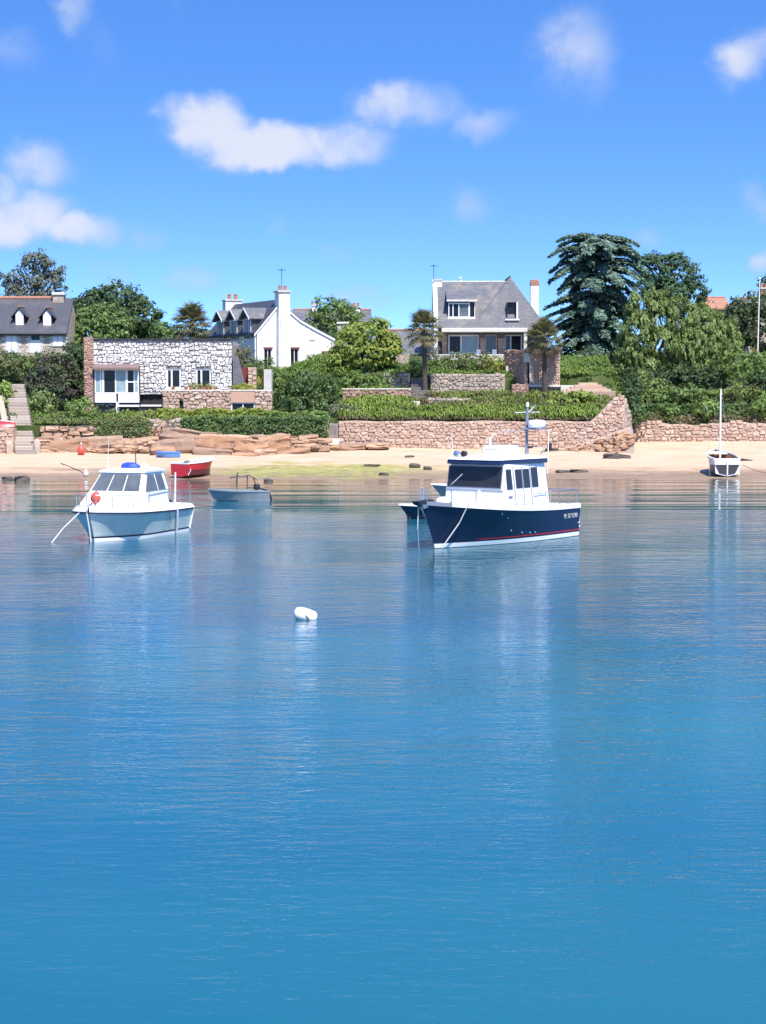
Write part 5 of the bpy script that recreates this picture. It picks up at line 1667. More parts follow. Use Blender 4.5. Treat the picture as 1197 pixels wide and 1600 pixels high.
shrub('yellow shrub beside the granite garden building', [(768, 568, 17, 14), (778, 573, 12, 10)], 152.8, 'leaf_lime', .14, second=('leaf_yellow', .6))
shrub('rounded olive shrub at the corner of the slate house', [(681, 549, 10, 6)], 156.5, 'leaf_olive', .12)
shrub('dark climbing shrub beside the garden steps', [(650, 572, 10, 14), (646, 560, 8, 10)], 152, 'leaf_mid', .14)
shrub('bright low shrubs behind the pale garden steps', [(893, 592, 20, 9), (935, 590, 26, 10), (960, 588, 16, 9)], 152.5, 'leaf_bright', .16, second=('leaf_strap', .5))
hedge('dark clipped hedge block beside the return wall', 962, 988, 577, 607, 152.0, 'leaf_dark', 1.5, .13, 260)
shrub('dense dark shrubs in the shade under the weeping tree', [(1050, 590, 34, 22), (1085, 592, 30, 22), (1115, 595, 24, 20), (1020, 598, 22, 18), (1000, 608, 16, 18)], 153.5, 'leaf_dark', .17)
shrub('pale leaved shrub under the weeping tree', [(1030, 608, 16, 16), (1008, 606, 10, 20)], 150.5, 'leaf_willow', .2)
shrub('bright green bush at the foot of the flagpole', [(1150, 568, 24, 18), (1180, 570, 26, 20), (1205, 575, 24, 24), (1165, 585, 28, 16), (1240, 575, 30, 24)], 152, 'leaf_mid', .17, second=('leaf_bright', .5))
shrub('dark lower shrubs below the flagpole bush', [(1180, 600, 26, 18), (1210, 602, 26, 20)], 150.8, 'leaf_dark', .17)
hedge('loose green hedge along the top of the dry stone wall', 985, 1450, 612, 640, 149.6, 'leaf_mid', 2.2, .17, 170, ('leaf_bright', .5))
hedge('lower trailing hedge on top of the dry stone wall', 1000, 1450, 634, 658, 147.4, 'leaf_mid', 1.6, .15, 200, ('leaf_dark', .5), drop=.3)

# --- strap leaved plants in the terrace beds
def strap_bed(name, label, spots, h=.6, blades=11, mat='leaf_strap'):
    vs, fs = [], []
    for (x, y, z, s) in spots:
        for b in range(blades):
            a = random.uniform(0, 6.283)
            L = h * s * random.uniform(.7, 1.2)
            d = Vector((math.cos(a), math.sin(a), 0))
            w = Vector((-d.y, d.x, 0)) * .03 * s
            o = Vector((x, y, z)) + d * .05
            p1 = o + d * L * .3 + Vector((0, 0, L * .75))
            p2 = o + d * L * .75 + Vector((0, 0, L * .80))
            p3 = o + d * L * 1.15 + Vector((0, 0, L * .45))
            k = len(vs)
            vs += [o - w, o + w, p1 - w, p1 + w, p2 - w, p2 + w, p3]
            fs += [(k, k + 1, k + 3, k + 2), (k + 2, k + 3, k + 5, k + 4), (k + 4, k + 5, k + 6)]
    mb = MB()
    mb.v = [tuple(v) for v in vs]; mb.f = fs
    o = mb.build(name, M[mat])
    o['kind'] = 'stuff'
    tag(o, label, 'plants')
    return o
def bed_spots(p0, p1, y0, y1, n, smin=.7, smax=1.2):
    out = []
    for _ in range(n):
        y = random.uniform(y0, y1)
        x = random.uniform(X(p0, y), X(p1, y))
        g = math.sin(x * 1.1 + 2 * math.sin(y * .7)) * math.sin(y * 1.3 + x * .35)
        if g < -.25 and random.random() < .4: continue
        out.append((x, y, ground(x, y) - .03, random.uniform(smin, smax) * (1 + .25 * g)))
    return out
strap_bed('ground_cover', 'dense bed of bright strap leaved plants along the sea wall top', bed_spots(532, 940, 141.7, 144.2, 1100), .56)
strap_bed('ground_cover', 'strap leaved plants carpeting the upper terrace slope', bed_spots(690, 955, 144.2, 149.4, 900), .42)
strap_bed('ground_cover', 'strap leaved plants below the pale coped garden wall', bed_spots(540, 645, 144.2, 147.2, 520), .55)
strap_bed('ground_cover', 'green plants on the bank above the pale coped wall', bed_spots(530, 640, 148.2, 150.2, 300), .6, mat='leaf_bright')
strap_bed('ground_cover', 'low green growth on the slope around the flat roofed house', bed_spots(-40, 430, 141.5, 144.3, 700), .45, mat='leaf_bright')
strap_bed('ground_cover', 'rough green growth beside the long stairway', bed_spots(-40, 20, 141, 150, 260), .7)
strap_bed('ground_cover', 'grass growing on the slope behind the dry stone wall', bed_spots(985, 1260, 147, 153, 900), .45, mat='leaf_olive')
strap_bed('ground_cover', 'dry grass tufts along the top of the sea wall', bed_spots(532, 940, 141.35, 141.9, 350), .35, mat='leaf_olive')
def agave(px, py, Y, label):
    p = at(px, py, Y)
    r = thing('agave', label, 'plant', p)
    for i in range(16):
        a = i * 2.4
        d = Vector((math.cos(a), math.sin(a), 0))
        el = .35 + .9 * (i / 16)
        L = .75
        s = Vector((-d.y, d.x, 0)) * .05
        t = d * math.cos(el) * L + Vector((0, 0, math.sin(el) * L))
        MB().add([-s, s, t * .6 + s * .9, t * .6 - s * .9, t - Vector((0, 0, .06))], [(0, 1, 2, 3), (3, 2, 4)]).build('leaf', M['leaf_yellow'], r)
agave(407, 600, 145.2, 'pale yellow spiky agave on the podium beside the pillar')
agave(566, 640, 144, 'spiky pale yucca in the bed below the coped wall')
agave(1178, 552, 160, 'spiky grey yucca beside the flagpole')
hedge('low clipped box edging on the podium above the pink panel', 362, 396, 603, 610, 144.9, 'leaf_lime', .7, .1, 300)
shrub('small flowering plants along the podium terrace edge', [(300, 604, 8, 4), (315, 603, 8, 5), (328, 604, 7, 4)], 145.2, 'leaf_lime', .1, second=('leaf_dry', .4))
# flagpole
fp = thing('flagpole', 'slender white flagpole with a ball top on the slope', 'flagpole', at(1184, 545, 156))
hp = Z(436, 156) - Z(545, 156)
MB().tube([(0, 0, -.5), (.05, 0, hp * .5), (.1, 0, hp)], .055, 7, .03).build('pole', M['paint_white'], fp)
MB().ell((.1, 0, hp + .05), (.1, .1, .09), 10, 6).build('finial', M['paint_white'], fp, smooth=60)

strap_bed('ground_cover', 'green growth on the bank between the garden building and the clipped hedge', bed_spots(872, 990, 149.6, 153, 300), .4, mat='leaf_bright')
strap_bed('ground_cover', 'grass on the bank beside the white gable house', bed_spots(395, 560, 148, 160, 700), .45, mat='leaf_bright')
strap_bed('ground_cover', 'rough grass on the rock ledge under the lime hedge', bed_spots(60, 505, 139.2, 141.6, 700), .4, mat='leaf_olive')

shrub('dark spreading juniper under the blue cedar', [(885, 572, 22, 16), (915, 566, 26, 20), (945, 570, 24, 18), (900, 585, 26, 10), (965, 572, 14, 16)], 158, 'leaf_cedar', .17, second=('leaf_dark', .7))
strap_bed('ground_cover', 'yellowed dry grasses scattered through the terrace beds', bed_spots(560, 955, 142.2, 149.4, 420, .8, 1.3), .4, 9, 'leaf_dry')
strap_bed('ground_cover', 'olive seed heads among the strap leaved plants', bed_spots(540, 955, 142, 149, 420), .55, 8, 'leaf_olive')
shrub('low dark bush in the bed left of the granite shed', [(752, 632, 16, 8), (735, 636, 12, 6)], 145.6, 'leaf_mid', .13, second=('leaf_olive', .4))
shrub('broad leaved green clump in the bed below the garden steps', [(895, 625, 20, 11), (870, 630, 14, 9), (915, 622, 12, 9)], 145.5, 'leaf_bright', .2, second=('leaf_lime', .4), aspect=2.2)
shrub('low green bush in the bed below the fan palm', [(690, 640, 18, 8), (712, 643, 14, 7)], 144.2, 'leaf_mid', .15, second=('leaf_lime', .5))
shrub('leafy weeds at the corner where the return wall meets the dry stone wall', [(990, 640, 14, 14), (1000, 650, 16, 10), (985, 655, 10, 8)], 145.6, 'leaf_mid', .15, second=('leaf_dark', .5))
hedge('trailing green edge of low plants over the rock ledge', 150, 236, 662, 681, 138.5, 'leaf_olive', 1.6, .13, 240, ('leaf_mid', .6), drop=.4)
hedge('pale grasses hanging along the dry stone wall top', 990, 1450, 652, 664, 146.6, 'leaf_olive', .8, .12, 200, ('leaf_dry', .35))

strap_bed('ground_cover', 'short tufted grass covering the terrace slope', bed_spots(532, 958, 143.5, 149.9, 2200), .26, 7, 'leaf_bright')
strap_bed('ground_cover', 'short tufted grass in front of the slate house shrubs', bed_spots(600, 800, 150.6, 156, 900), .26, 7, 'leaf_bright')
strap_bed('ground_cover', 'weedy growth on the ledge between the stairway and the lime hedge', bed_spots(55, 240, 139.2, 143, 800), .36, 8, 'leaf_bright')

shrub('dense dark leaved bush standing in for the shaded gap behind the raised end of the sea wall', [(986, 625, 13, 26), (992, 605, 12, 18), (984, 645, 10, 14)], 146.5, 'leaf_dark', .15, dens=4.5)  # dark leaves carry the shadow of the gap in their colour

shrub('rounded green bush breaking the top of the loose hedge', [(1060, 615, 20, 12), (1085, 612, 16, 10), (1030, 622, 16, 12)], 148.9, 'leaf_mid', .16, second=('leaf_willow', .4))
shrub('olive bush among the loose hedge below the flagpole', [(1160, 612, 22, 12), (1135, 620, 14, 12)], 148.9, 'leaf_olive', .15, second=('leaf_bright', .4))
shrub('bright fern like clump low on the hedge bank', [(1105, 640, 22, 12), (1190, 638, 20, 14), (1050, 645, 18, 9)], 146.9, 'leaf_bright', .17, second=('leaf_mid', .5), aspect=2.4)

strap_bed('ground_cover', 'rough grass under the blue cedar', bed_spots(872, 995, 151, 159, 1000), .38, 8, 'leaf_bright')
shrub('low spreading green shrubs behind the garden building', [(890, 578, 20, 10), (925, 576, 22, 10), (955, 578, 18, 9)], 154.5, 'leaf_mid', .16, second=('leaf_dark', .5))

tree('leafy tree on the slope beyond the flagpole bushes', [(1300, 520, 40, 36), (1340, 540, 40, 36), (1280, 560, 34, 30), (1320, 570, 46, 30)], 162, 'leaf_mid', 1310, second=('leaf_willow', .4))
tree('dark spreading tree at the far end of the hedge slope', [(1400, 500, 46, 40), (1440, 530, 46, 44), (1390, 555, 44, 36)], 168, 'leaf_dark', 1410, second=('leaf_mid', .4))
tree('dark tree beyond the far gable of the old stone house', [(-110, 500, 44, 40), (-150, 530, 44, 44), (-100, 550, 40, 34)], 168, 'leaf_dark', -120, second=('leaf_mid', .4))
shrub('banked green shrubs on the slope above the quay wall', [(-60, 600, 40, 34), (-100, 630, 44, 34), (-150, 610, 50, 44), (-60, 650, 30, 20)], 146, 'leaf_mid', .2, second=('leaf_bright', .4))

# ---------------------------------------------------------------- boats
simple('navy_paint', (.012, .018, .055), .18, .12, 1.2, spec=.6, dirt=(.03, .04, .07), dirt_amt=.3)
simple('boat_white', (.80, .80, .79), .3, .05, 1.5, spec=.5, dirt=(.58, .56, .52), dirt_amt=.25)
simple('boat_cream', (.72, .70, .66), .5, .08, 2, dirt=(.45, .42, .36), dirt_amt=.3)
simple('hull_aqua', (.58, .63, .58), .22, .10, 1.3, spec=.55, dirt=(.25, .36, .40), dirt_amt=.4)  # even pale aqua with random blue-green patches
simple('rubber_navy', (.02, .025, .05), .6, .2, 3)
simple('antifoul', (.03, .07, .10), .7, .25, 3)
simple('steel', (.55, .56, .57), .25, .1, 6, metal=.9)
simple('mast_grey', (.24, .25, .29), .4, .15, 4, metal=.3)
simple('rope_white', (.62, .60, .56), .9, .2, 12)
simple('rope_dark', (.16, .13, .12), .9, .2, 12)
simple('rope_blue', (.12, .11, .34), .9, .2, 12)
simple('buoy_red', (.60, .085, .055), .45, .15, 5)
simple('buoy_white', (.78, .77, .73), .45, .06, 5, dirt=(.5, .5, .42), dirt_amt=.3)
simple('blue_cover', (.025, .075, .50), .55, .2, 6, .3)
simple('blue_boat', (.10, .26, .62), .4, .12, 4)
simple('alloy', (.27, .31, .32), .42, .12, 3, metal=.25, dirt=(.17, .19, .19))
simple('black_plastic', (.018, .018, .02), .45, .2, 5)
simple('hull_red', (.52, .025, .035), .35, .15, 3)
simple('hull_dark', (.045, .042, .048), .45, .2, 3)
simple('hull_maroon', (.12, .02, .028), .4, .15, 3)
simple('varnish', (.36, .17, .075), .4, .25, 5, stretch=(1, 1, 3))
simple('ensign', (.04, .02, .03), .8, .5, 8)

class Hull:
    """x aft from the bow waterline, y to starboard, z up from the water"""
    def __init__(s, L, rake, Bs, Bc, zs, zc, keel=-.35, pw=1.25):
        s.L, s.rake, s.Bs, s.Bc, s.zs, s.zc, s.keel, s.pw = L, rake, Bs, Bc, zs, zc, keel, pw
    def pt(s, k, t, side=1, off=0.0):
        z = s.zc(k) + (s.zs(k) - s.zc(k)) * t
        st = -s.rake * t ** 1.15
        a = st + (s.L - st) * k
        b = s.Bc(k) + (s.Bs(k) - s.Bc(k)) * t ** s.pw
        return Vector((a - off * (1 - k) * .6, side * (b + off), z))
    def atz(s, k, z, side=1, off=0.0):
        t = (z - s.zc(k)) / (s.zs(k) - s.zc(k))
        return s.pt(k, max(t, -.3) if t > 0 else 0.0, side, off) if t >= 0 else Vector((s.L * k, side * (s.Bc(k) + off), z))
    def ks(s, n=26): return [(i / n) ** 1.5 for i in range(n + 1)]
    def shell(s, nt=7, n=26):
        mb = MB()
        rows = []
        for k in s.ks(n):
            kk = max(k, .0005)
            ring = [s.pt(kk, t / nt, -1) for t in range(nt, -1, -1)]
            ring.append(Vector((s.L * kk, 0, s.keel * min(1, .25 + kk * 3))))
            ring += [s.pt(kk, t / nt, 1) for t in range(nt + 1)]
            rows.append(ring)
        mb.loft(rows, closed=False)
        last = rows[-1]
        b = len(mb.v)
        mb.v += [tuple(p) for p in last]
        mb.f.append(tuple(range(b, b + len(last))))
        return mb
    def strip(s, z0, z1, off=.008, k0=0.0, k1=1.0, n=26, rel=False):
        mb = MB()
        for sd in (-1, 1):
            rows = []
            for i in range(n + 1):
                k = max(.001, k0 + (k1 - k0) * (i / n) ** 1.3)
                if rel: rows.append([s.atz(k, s.zs(k) + z0, sd, off), s.atz(k, s.zs(k) + z1, sd, off)])
                else: rows.append([s.atz(k, z0, sd, off), s.atz(k, z1, sd, off)])
            mb.loft(rows, closed=False)
        return mb
    def deck(s, dz, k0, k1, inset=.03, camber=.04, n=18):
        mb = MB()
        rows = []
        for i in range(n + 1):
            k = max(.002, k0 + (k1 - k0) * i / n)
            p, q = s.pt(k, 1, -1, -min(inset, .9 * s.Bs(k))), s.pt(k, 1, 1, -min(inset, .9 * s.Bs(k)))
            rows.append([p + Vector((0, 0, dz)), (p + q) / 2 + Vector((0, 0, dz + camber)), q + Vector((0, 0, dz))])
        return mb.loft(rows, closed=False)
    def rail(s, h0, h1, w, k0=0.0, k1=1.0, off=.0, n=30, ends=True):
        """gunwale moulding of a small box section"""
        mb = MB()
        for sd in (-1, 1):
            rows = []
            for i in range(n + 1):
                k = max(.001, k0 + (k1 - k0) * (i / n) ** 1.3)
                p = s.pt(k, 1, sd, off)
                q = s.pt(k, 1, sd, -min(w, .85 * s.Bs(k)))
                rows.append([p + Vector((0, 0, h0)), p + Vector((0, 0, h1)), q + Vector((0, 0, h1 + .015)), q + Vector((0, 0, h0))])
            mb.loft(rows, True, True, True)
        return mb

def flatpane(mb, quad, th=.015):
    """thin slab on a quad, pushed out along its normal"""
    q = [Vector(p) for p in quad]
    n = (q[1] - q[0]).cross(q[3] - q[0]).normalized()
    return mb.prism([p - n * th for p in q], n * th * 2)

def navy_boat():
    bow = at(679, 857.5, CAMH * FPX / 257.5 * 1.0)
    th = R(55)
    r = thing('cabin_cruiser', 'navy hulled motor cruiser with white wheelhouse, radar mast and red pinstripe', 'boat', (bow.x, bow.y, 0), th)
    Bs = lambda k: 1.56 * (1 - max(0, 1 - k / .46) ** 2.5) - .16 * max(0, k - .6) / .4
    Bc = lambda k: 1.32 * (1 - max(0, 1 - k / .75) ** 1.8)
    zs = lambda k: 1.10 + .52 * (1 - k) ** 2.0
    zc = lambda k: -.10 + .10 * max(0, 1 - k / .5) ** 2
    h = Hull(8.0, .85, Bs, Bc, zs, zc, -.5, 1.15)
    hull = h.shell().build('hull', M['navy_paint'], r, smooth=50)
    h.strip(.02, .17, .012, .0, 1.0).build('white_boot_stripe', M['boat_white'], hull)
    h.strip(.235, .275, .010, .22, 1.0).build('red_pinstripe', M['hull_red'], hull)
    h.strip(-.1, .015, .014).build('antifouling', M['antifoul'], hull)
    h.rail(-.02, .15, .14, .10, 1.0, .02).build('gunwale', M['boat_white'], r, smooth=30)
    h.rail(-.03, .10, .12, .0, .10, .02).build('bow_rail_cap', M['mast_grey'], r, smooth=30)
    h.deck(-.02, .0, .74).build('deck', M['boat_cream'], r, smooth=60)
    h.deck(-.45, .72, .995, .22).build('cockpit_sole', M['boat_cream'], r)
    MB().box(7.86, 8.03, -1.36, 1.36, .5, 1.22).build('transom_top', M['boat_white'], r)
    # registration, readable on both quarters
    def letters(txt, k0, z, size, sd):
        p0, p1 = h.atz(k0, z, sd, .012), h.atz(k0 + .11, z, sd, .012)
        pu = h.atz(k0, z + .2, sd, .012)
        cu = bpy.data.curves.new('registration', 'FONT')
        cu.body = txt
        cu.size = size
        cu.extrude = .004
        cu.align_x = 'LEFT'
        o = bpy.data.objects.new('registration', cu)
        COL.objects.link(o)
        me = bpy.data.meshes.new_from_object(o.evaluated_get(bpy.context.evaluated_depsgraph_get()))
        bpy.data.objects.remove(o)
        if sd > 0: p0, p1 = p1, p0
        ux = (p1 - p0).normalized()
        uz = (pu - h.atz(k0, z, sd, .012)).normalized()
        n = ux.cross(uz).normalized()
        uz = n.cross(ux)
        mt = Matrix((ux, uz, n)).transposed().to_4x4()
        mt.translation = p0 + n * .006
        me.transform(mt)
        ob = link('registration', me, M['rope_white'], hull)
    for sd in (-1, 1): letters('PL D71290', .845, .74, .24, sd)
    # wheelhouse
    A0, A1 = 2.62, 5.80
    zb, zw0, zw1, zr = 1.12, 2.05, 2.86, 2.90
    W0, W1 = 1.38, 1.17
    def wy(z): return W0 + (W1 - W0) * (z - zb) / (zr - zb)
    def fx(z): return A0 + .02 + .16 * max(0, (z - zw0) / (zr - zw0))
    def ax(z): return A1 - .12 * (z - zb) / (zr - zb)
    mb = MB()
    rings = []
    for z in (zb - .15, zw0, zr):
        w = wy(z)
        f, a = fx(z), ax(z)
        c = .06
        rings.append([(f + c, -w, z), (a - c, -w, z), (a, -w + c, z), (a, w - c, z), (a - c, w, z), (f + c, w, z), (f, w - c, z), (f, -w + c, z)])
    wh = mb.loft(rings, True, True, True).build('wheelhouse', M['boat_white'], r)
    # windscreen and side glazing
    def ws(y0, y1, z0, z1, name='windscreen'):
        d = -.012
        q = [(fx(z0) + d, y1, z0), (fx(z0) + d, y0, z0), (fx(z1) + d, y0, z1), (fx(z1) + d, y1, z1)]
        m = MB()
        flatpane(m, q, .012)
        return m
    ws(-1.13, 1.19, zw0 - .02, zw1 - .04).build('window_gasket', M['mast_grey'], wh)
    d0 = ws(-1.10, 1.16, zw0 + .02, zw1 - .07)
    for i, v in enumerate(d0.v): d0.v[i] = (v[0] - .012, v[1], v[2])
    d0.build('windscreen', M['glass_boat'], wh)
    def sw(a0, a1, z0, z1, sd, off, mat, name, lean=0.0):
        q = [(a0, sd * (wy(z0) + off), z0), (a1, sd * (wy(z0) + off), z0), (a1 - lean, sd * (wy(z1) + off), z1), (a0 + lean, sd * (wy(z1) + off), z1)]
        m = MB()
        flatpane(m, q, .012)
        return m.build(name, M[mat], wh)
    for sd in (-1, 1):
        sw(2.80, 3.18, 2.00, 2.72, sd, .015, 'glass_boat', 'side_window', .02)
        dr = sw(3.26, 4.46, 1.25, 2.80, sd, .02, 'boat_white', 'sliding_door')
        sw(3.40, 3.84, 2.02, 2.70, sd, .04, 'glass_boat', 'door_window')
        sw(3.95, 4.38, 2.02, 2.70, sd, .04, 'glass_boat', 'door_window')
        sw(4.58, 5.02, 2.02, 2.74, sd, .015, 'glass_boat', 'side_window')
        m = MB()
        for a in (3.28, 3.895, 4.45): m.tube([(a, sd * (wy(1.25) + .035), 1.25), (a, sd * (wy(2.8) + .035), 2.8)], .022, 5)
        m.build('door_frame', M['mast_grey'], wh)
        MB().tube([(4.6, sd * (wy(1.75) + .06), 1.75), (5.5, sd * (wy(1.75) + .06), 1.78), (5.55, sd * (wy(1.2) + .08), 1.2)], .018, 6).build('grab_rail', M['steel'], wh)
        m = MB()
        q = [(a, sd * (wy(1.2) + .07), 1.42) for a in (2.2, 3.2, 4.4)]
        m.tube(q, .016, 6)
        for p in q: m.tube([p, (p[0], p[1], 1.12)], .014, 5)
        m.build('side_rail', M['steel'], wh)
        MB().box(2.85, 3.1, sd * (wy(1.8) + .02) - .02, sd * (wy(1.8) + .02) + .02, 1.68, 1.76).build('vent', M['mast_grey'], wh)
    for y0, y1 in ((1.02, .55),):
        MB().tube([(fx(zw0) - .05, y0, zw0 + .05), (fx(zw1 - .35) - .05, y1, zw1 - .33)], .018, 5).build('wiper', M['steel'], wh)
    MB().box(fx(1.9) - .02, fx(1.9) + .02, -1.2, 1.2, 1.93, 1.96).build('front_moulding', M['mast_grey'], wh)
    # roof: navy visor with white cambered top
    R0, R1, RW = 2.44, 6.02, 1.30
    def ring(z, o, cz=0):
        pts = [(R0 + .12 - o, -RW * .86 - o), (R1 - .4 + o, -RW - o * .6), (R1 + o, -RW + .35), (R1 + o, RW - .35), (R1 - .4 + o, RW + o * .6), (R0 + .12 - o, RW * .86 + o), (R0 - o, RW * .5), (R0 - o, -RW * .5)]
        return [(x, y, z) for x, y in pts]
    roof = MB().loft([ring(zr - .02, -.04), ring(zr + .0, .02), ring(zr + .155, .0)], True, True, True).build('roof_visor', M['navy_paint'], r)
    tp = MB()
    tp.loft([ring(zr + .157, .03), ring(zr + .19, .0), [(x * .9 + .42, y * .75, z) for x, y, z in ring(zr + .27, -.1)], [(x * .6 + 1.7, y * .35, z) for x, y, z in ring(zr + .30, -.1)]], True, True, True).build('roof_top', M['boat_white'], r, smooth=35)
    zt = zr + .29
    hb = MB().bbox(3.9, 5.25, -.42, .55, zt - .08, zt + .34, .12).build('roof_hatch', M['boat_white'], r, smooth=20)
    MB().tube([(3.86, -.2, zt), (3.84, -.2, zt + .2), (3.84, .3, zt + .2), (3.86, .3, zt)], .015, 5).build('hatch_handle', M['steel'], hb)
    MB().bbox(3.3, 4.1, -.2, .35, zt - .12, zt + .05, .06).build('sliding_hatch', M['boat_cream'], r)
    for y in (.82, .50):
        s = MB().lathe([(.03, -.1), (.10, -.08), (.115, .08), (.09, .10)], 12, (2.72, y, zr + .36), (-1, -.1, 0)).build('searchlight', M['steel'] if y > .6 else M['black_plastic'], r, smooth=40)
        MB().tube([(2.78, y, zr + .18), (2.78, y, zr + .3)], .025, 5).build('bracket', M['mast_grey'], s)
    # mast, radar, aerials
    mx, my = 5.72, -.36
    ms = MB().tube([(mx, my, zr + .2), (mx, my, 4.3), (mx + .04, my, 4.95)], .085, 8, .05).build('mast', M['mast_grey'], r, smooth=40)
    MB().bbox(mx - .22, mx + .30, my - .72, my + .14, 4.10, 4.16, .03).build('radar_bracket', M['mast_grey'], ms)
    MB().lathe([(.30, 0), (.33, .04), (.33, .22), (.28, .28), (.05, .30)], 18, (mx + .05, my - .40, 4.17)).build('radar_dome', M['boat_white'], ms, smooth=40)
    MB().lathe([(.05, 0), (.06, .05), (.06, .14), (.03, .17)], 10, (mx + .04, my, 4.95)).build('masthead_light', M['boat_white'], ms, smooth=40)
    MB().tube([(mx - .25, my + .38, 4.72), (mx + .04, my, 4.74), (mx + .3, my - .4, 4.74)], .022, 5).build('crosstree', M['mast_grey'], ms)
    MB().tube([(mx + .04, my, 4.72), (mx + .12, my - .3, 5.02)], .028, 5).build('horn', M['steel'], ms)
    MB().tube([(mx, my + .02, 3.42), (mx + .06, my - .22, 3.44)], .05, 6).build('deck_light', M['black_plastic'], ms)
    ar = MB()
    ar.tube([(4.35, .40, zt + .3), (4.5, .5, 3.78)], .05, 6)
    ar.tube([(4.6, .42, zt + .3), (4.55, .5, 3.75)], .03, 6)
    ar.build('aerial_support', M['steel'], r)
    MB().tube([(4.5, .5, 3.8), (4.9, .3, 4.02), (mx, my, 4.08)], .012, 4).build('aerial_wire', M['steel'], r)
    MB().tube([(2.75, 1.02, zr + .2), (2.72, 1.06, 4.0)], .010, 4).build('whip_aerial', M['boat_white'], r)
    MB().tube([(5.95, -1.12, 2.45), (6.02, -1.14, 4.1)], .02, 5).build('ensign_staff', M['boat_white'], r)
    MB().loft([[(6.0 + .05 * math.cos(q) + .1, -1.15 + .07 * math.sin(q), 3.35 + j * .12 + .02 * math.sin(q * 2)) for q in [i * 1.047 for i in range(6)]] for j in range(3)], True, True, True).build('furled_ensign', M['ensign'], r, smooth=60)
    MB().tube([(5.6, -1.0, zr + .25), (5.9, -1.05, zr + .55), (5.95, .9, zr + .55), (5.6, .9, zr + .25)], .018, 5).build('roof_rail', M['steel'], r)
    # stern pulpit
    m = MB()
    for sd in (-1, 1):
        pts = [h.pt(k, 1, sd, -.08) + Vector((0, 0, .68)) for k in (.74, .82, .9, .985)]
        m.tube(pts, .02, 6)
        for k in (.74, .82, .9, .985):
            p = h.pt(k, 1, sd, -.08)
            m.tube([p + Vector((0, 0, .05)), p + Vector((0, 0, .68))], .017, 5)
    a, b = h.pt(.985, 1, -1, -.08), h.pt(.985, 1, 1, -.08)
    m.tube([a + Vector((0, 0, .68)), b + Vector((0, 0, .68))], .02, 6)
    m.build('stern_rail', M['steel'], r)
    MB().bbox(6.9, 7.4, -.9, .9, .66, 1.25, .06).build('cockpit_seat', M['boat_white'], r)
    # foredeck gear
    m = MB()
    for sd in (-1, 1):
        tops = []
        for k, hh in ((.02, .5), (.10, .5), (.2, .5)):
            p = h.pt(k, 1, sd, -.06)
            m.tube([p, p + Vector((.0, 0, hh))], .018, 5)
            m.ell(tuple(p + Vector((0, 0, hh + .02))), (.035, .035, .035), 8, 5)
            tops.append(p + Vector((0, 0, hh * .55)))
        m.tube(tops, .008, 4)
    m.build('bow_stanchions', M['steel'], r)
    MB().prism([(-1.15, -.14, 1.62), (-1.2, -.14, 1.72), (-.3, -.16, 1.76), (-.3, -.16, 1.60), (-.72, -.14, 1.50)], (0, .28, 0)).build('anchor_platform', M['black_plastic'], r)
    MB().prism([(-1.0, -.16, 1.60), (-.55, -.16, 1.62), (-.60, -.16, 1.50), (-.92, -.16, 1.46)], (0, .06, 0)).build('anchor', M['steel'], r)
    MB().bbox(.35, .85, -.22, .22, 1.50, 1.80, .08).build('windlass', M['boat_white'], r, smooth=30)
    m = MB()
    m.tube([(1.55, -.95, 1.35), (1.75, -.75, 1.98), (1.95, -.95, 1.35)], .05, 6)
    m.build('anchor_frame', M['boat_white'], r)
    MB().bbox(1.2, 2.4, -.6, .7, 1.36, 1.52, .08).build('forehatch', M['boat_cream'], r)
    # swim platform
    MB().bbox(7.98, 8.55, -1.1, 1.1, .30, .40, .04).build('swim_platform', M['boat_white'], r)
    MB().tube([(8.02, -1.15, 1.1), (8.5, -1.05, .38)], .018, 5).build('platform_stay', M['steel'], r)
    m = MB()
    p = h.pt(.16, 1, -1, .05)
    m.tube([p + Vector((0, 0, .12)), h.atz(.12, .9, -1, .10), h.atz(.03, .02, -1, .10)], .025, 5)
    m.build('mooring_line', M['rope_white'], r)
    MB().tube([(-.95, .05, 1.5), (-.85, .15, .75), (-.4, .4, -.05)], .022, 5).build('mooring_chain', M['rope_white'], r)
    for k, z in ((.50, .38), (.56, .35), (.60, .34), (.42, .5)):
        p = h.atz(k, z, -1, .004)
        MB().lathe([(.045, 0), (.05, .012), (.02, .02)], 10, p, (0, -1, .15)).build('skin_fitting', M['steel'], hull)
    return r
navy_boat()

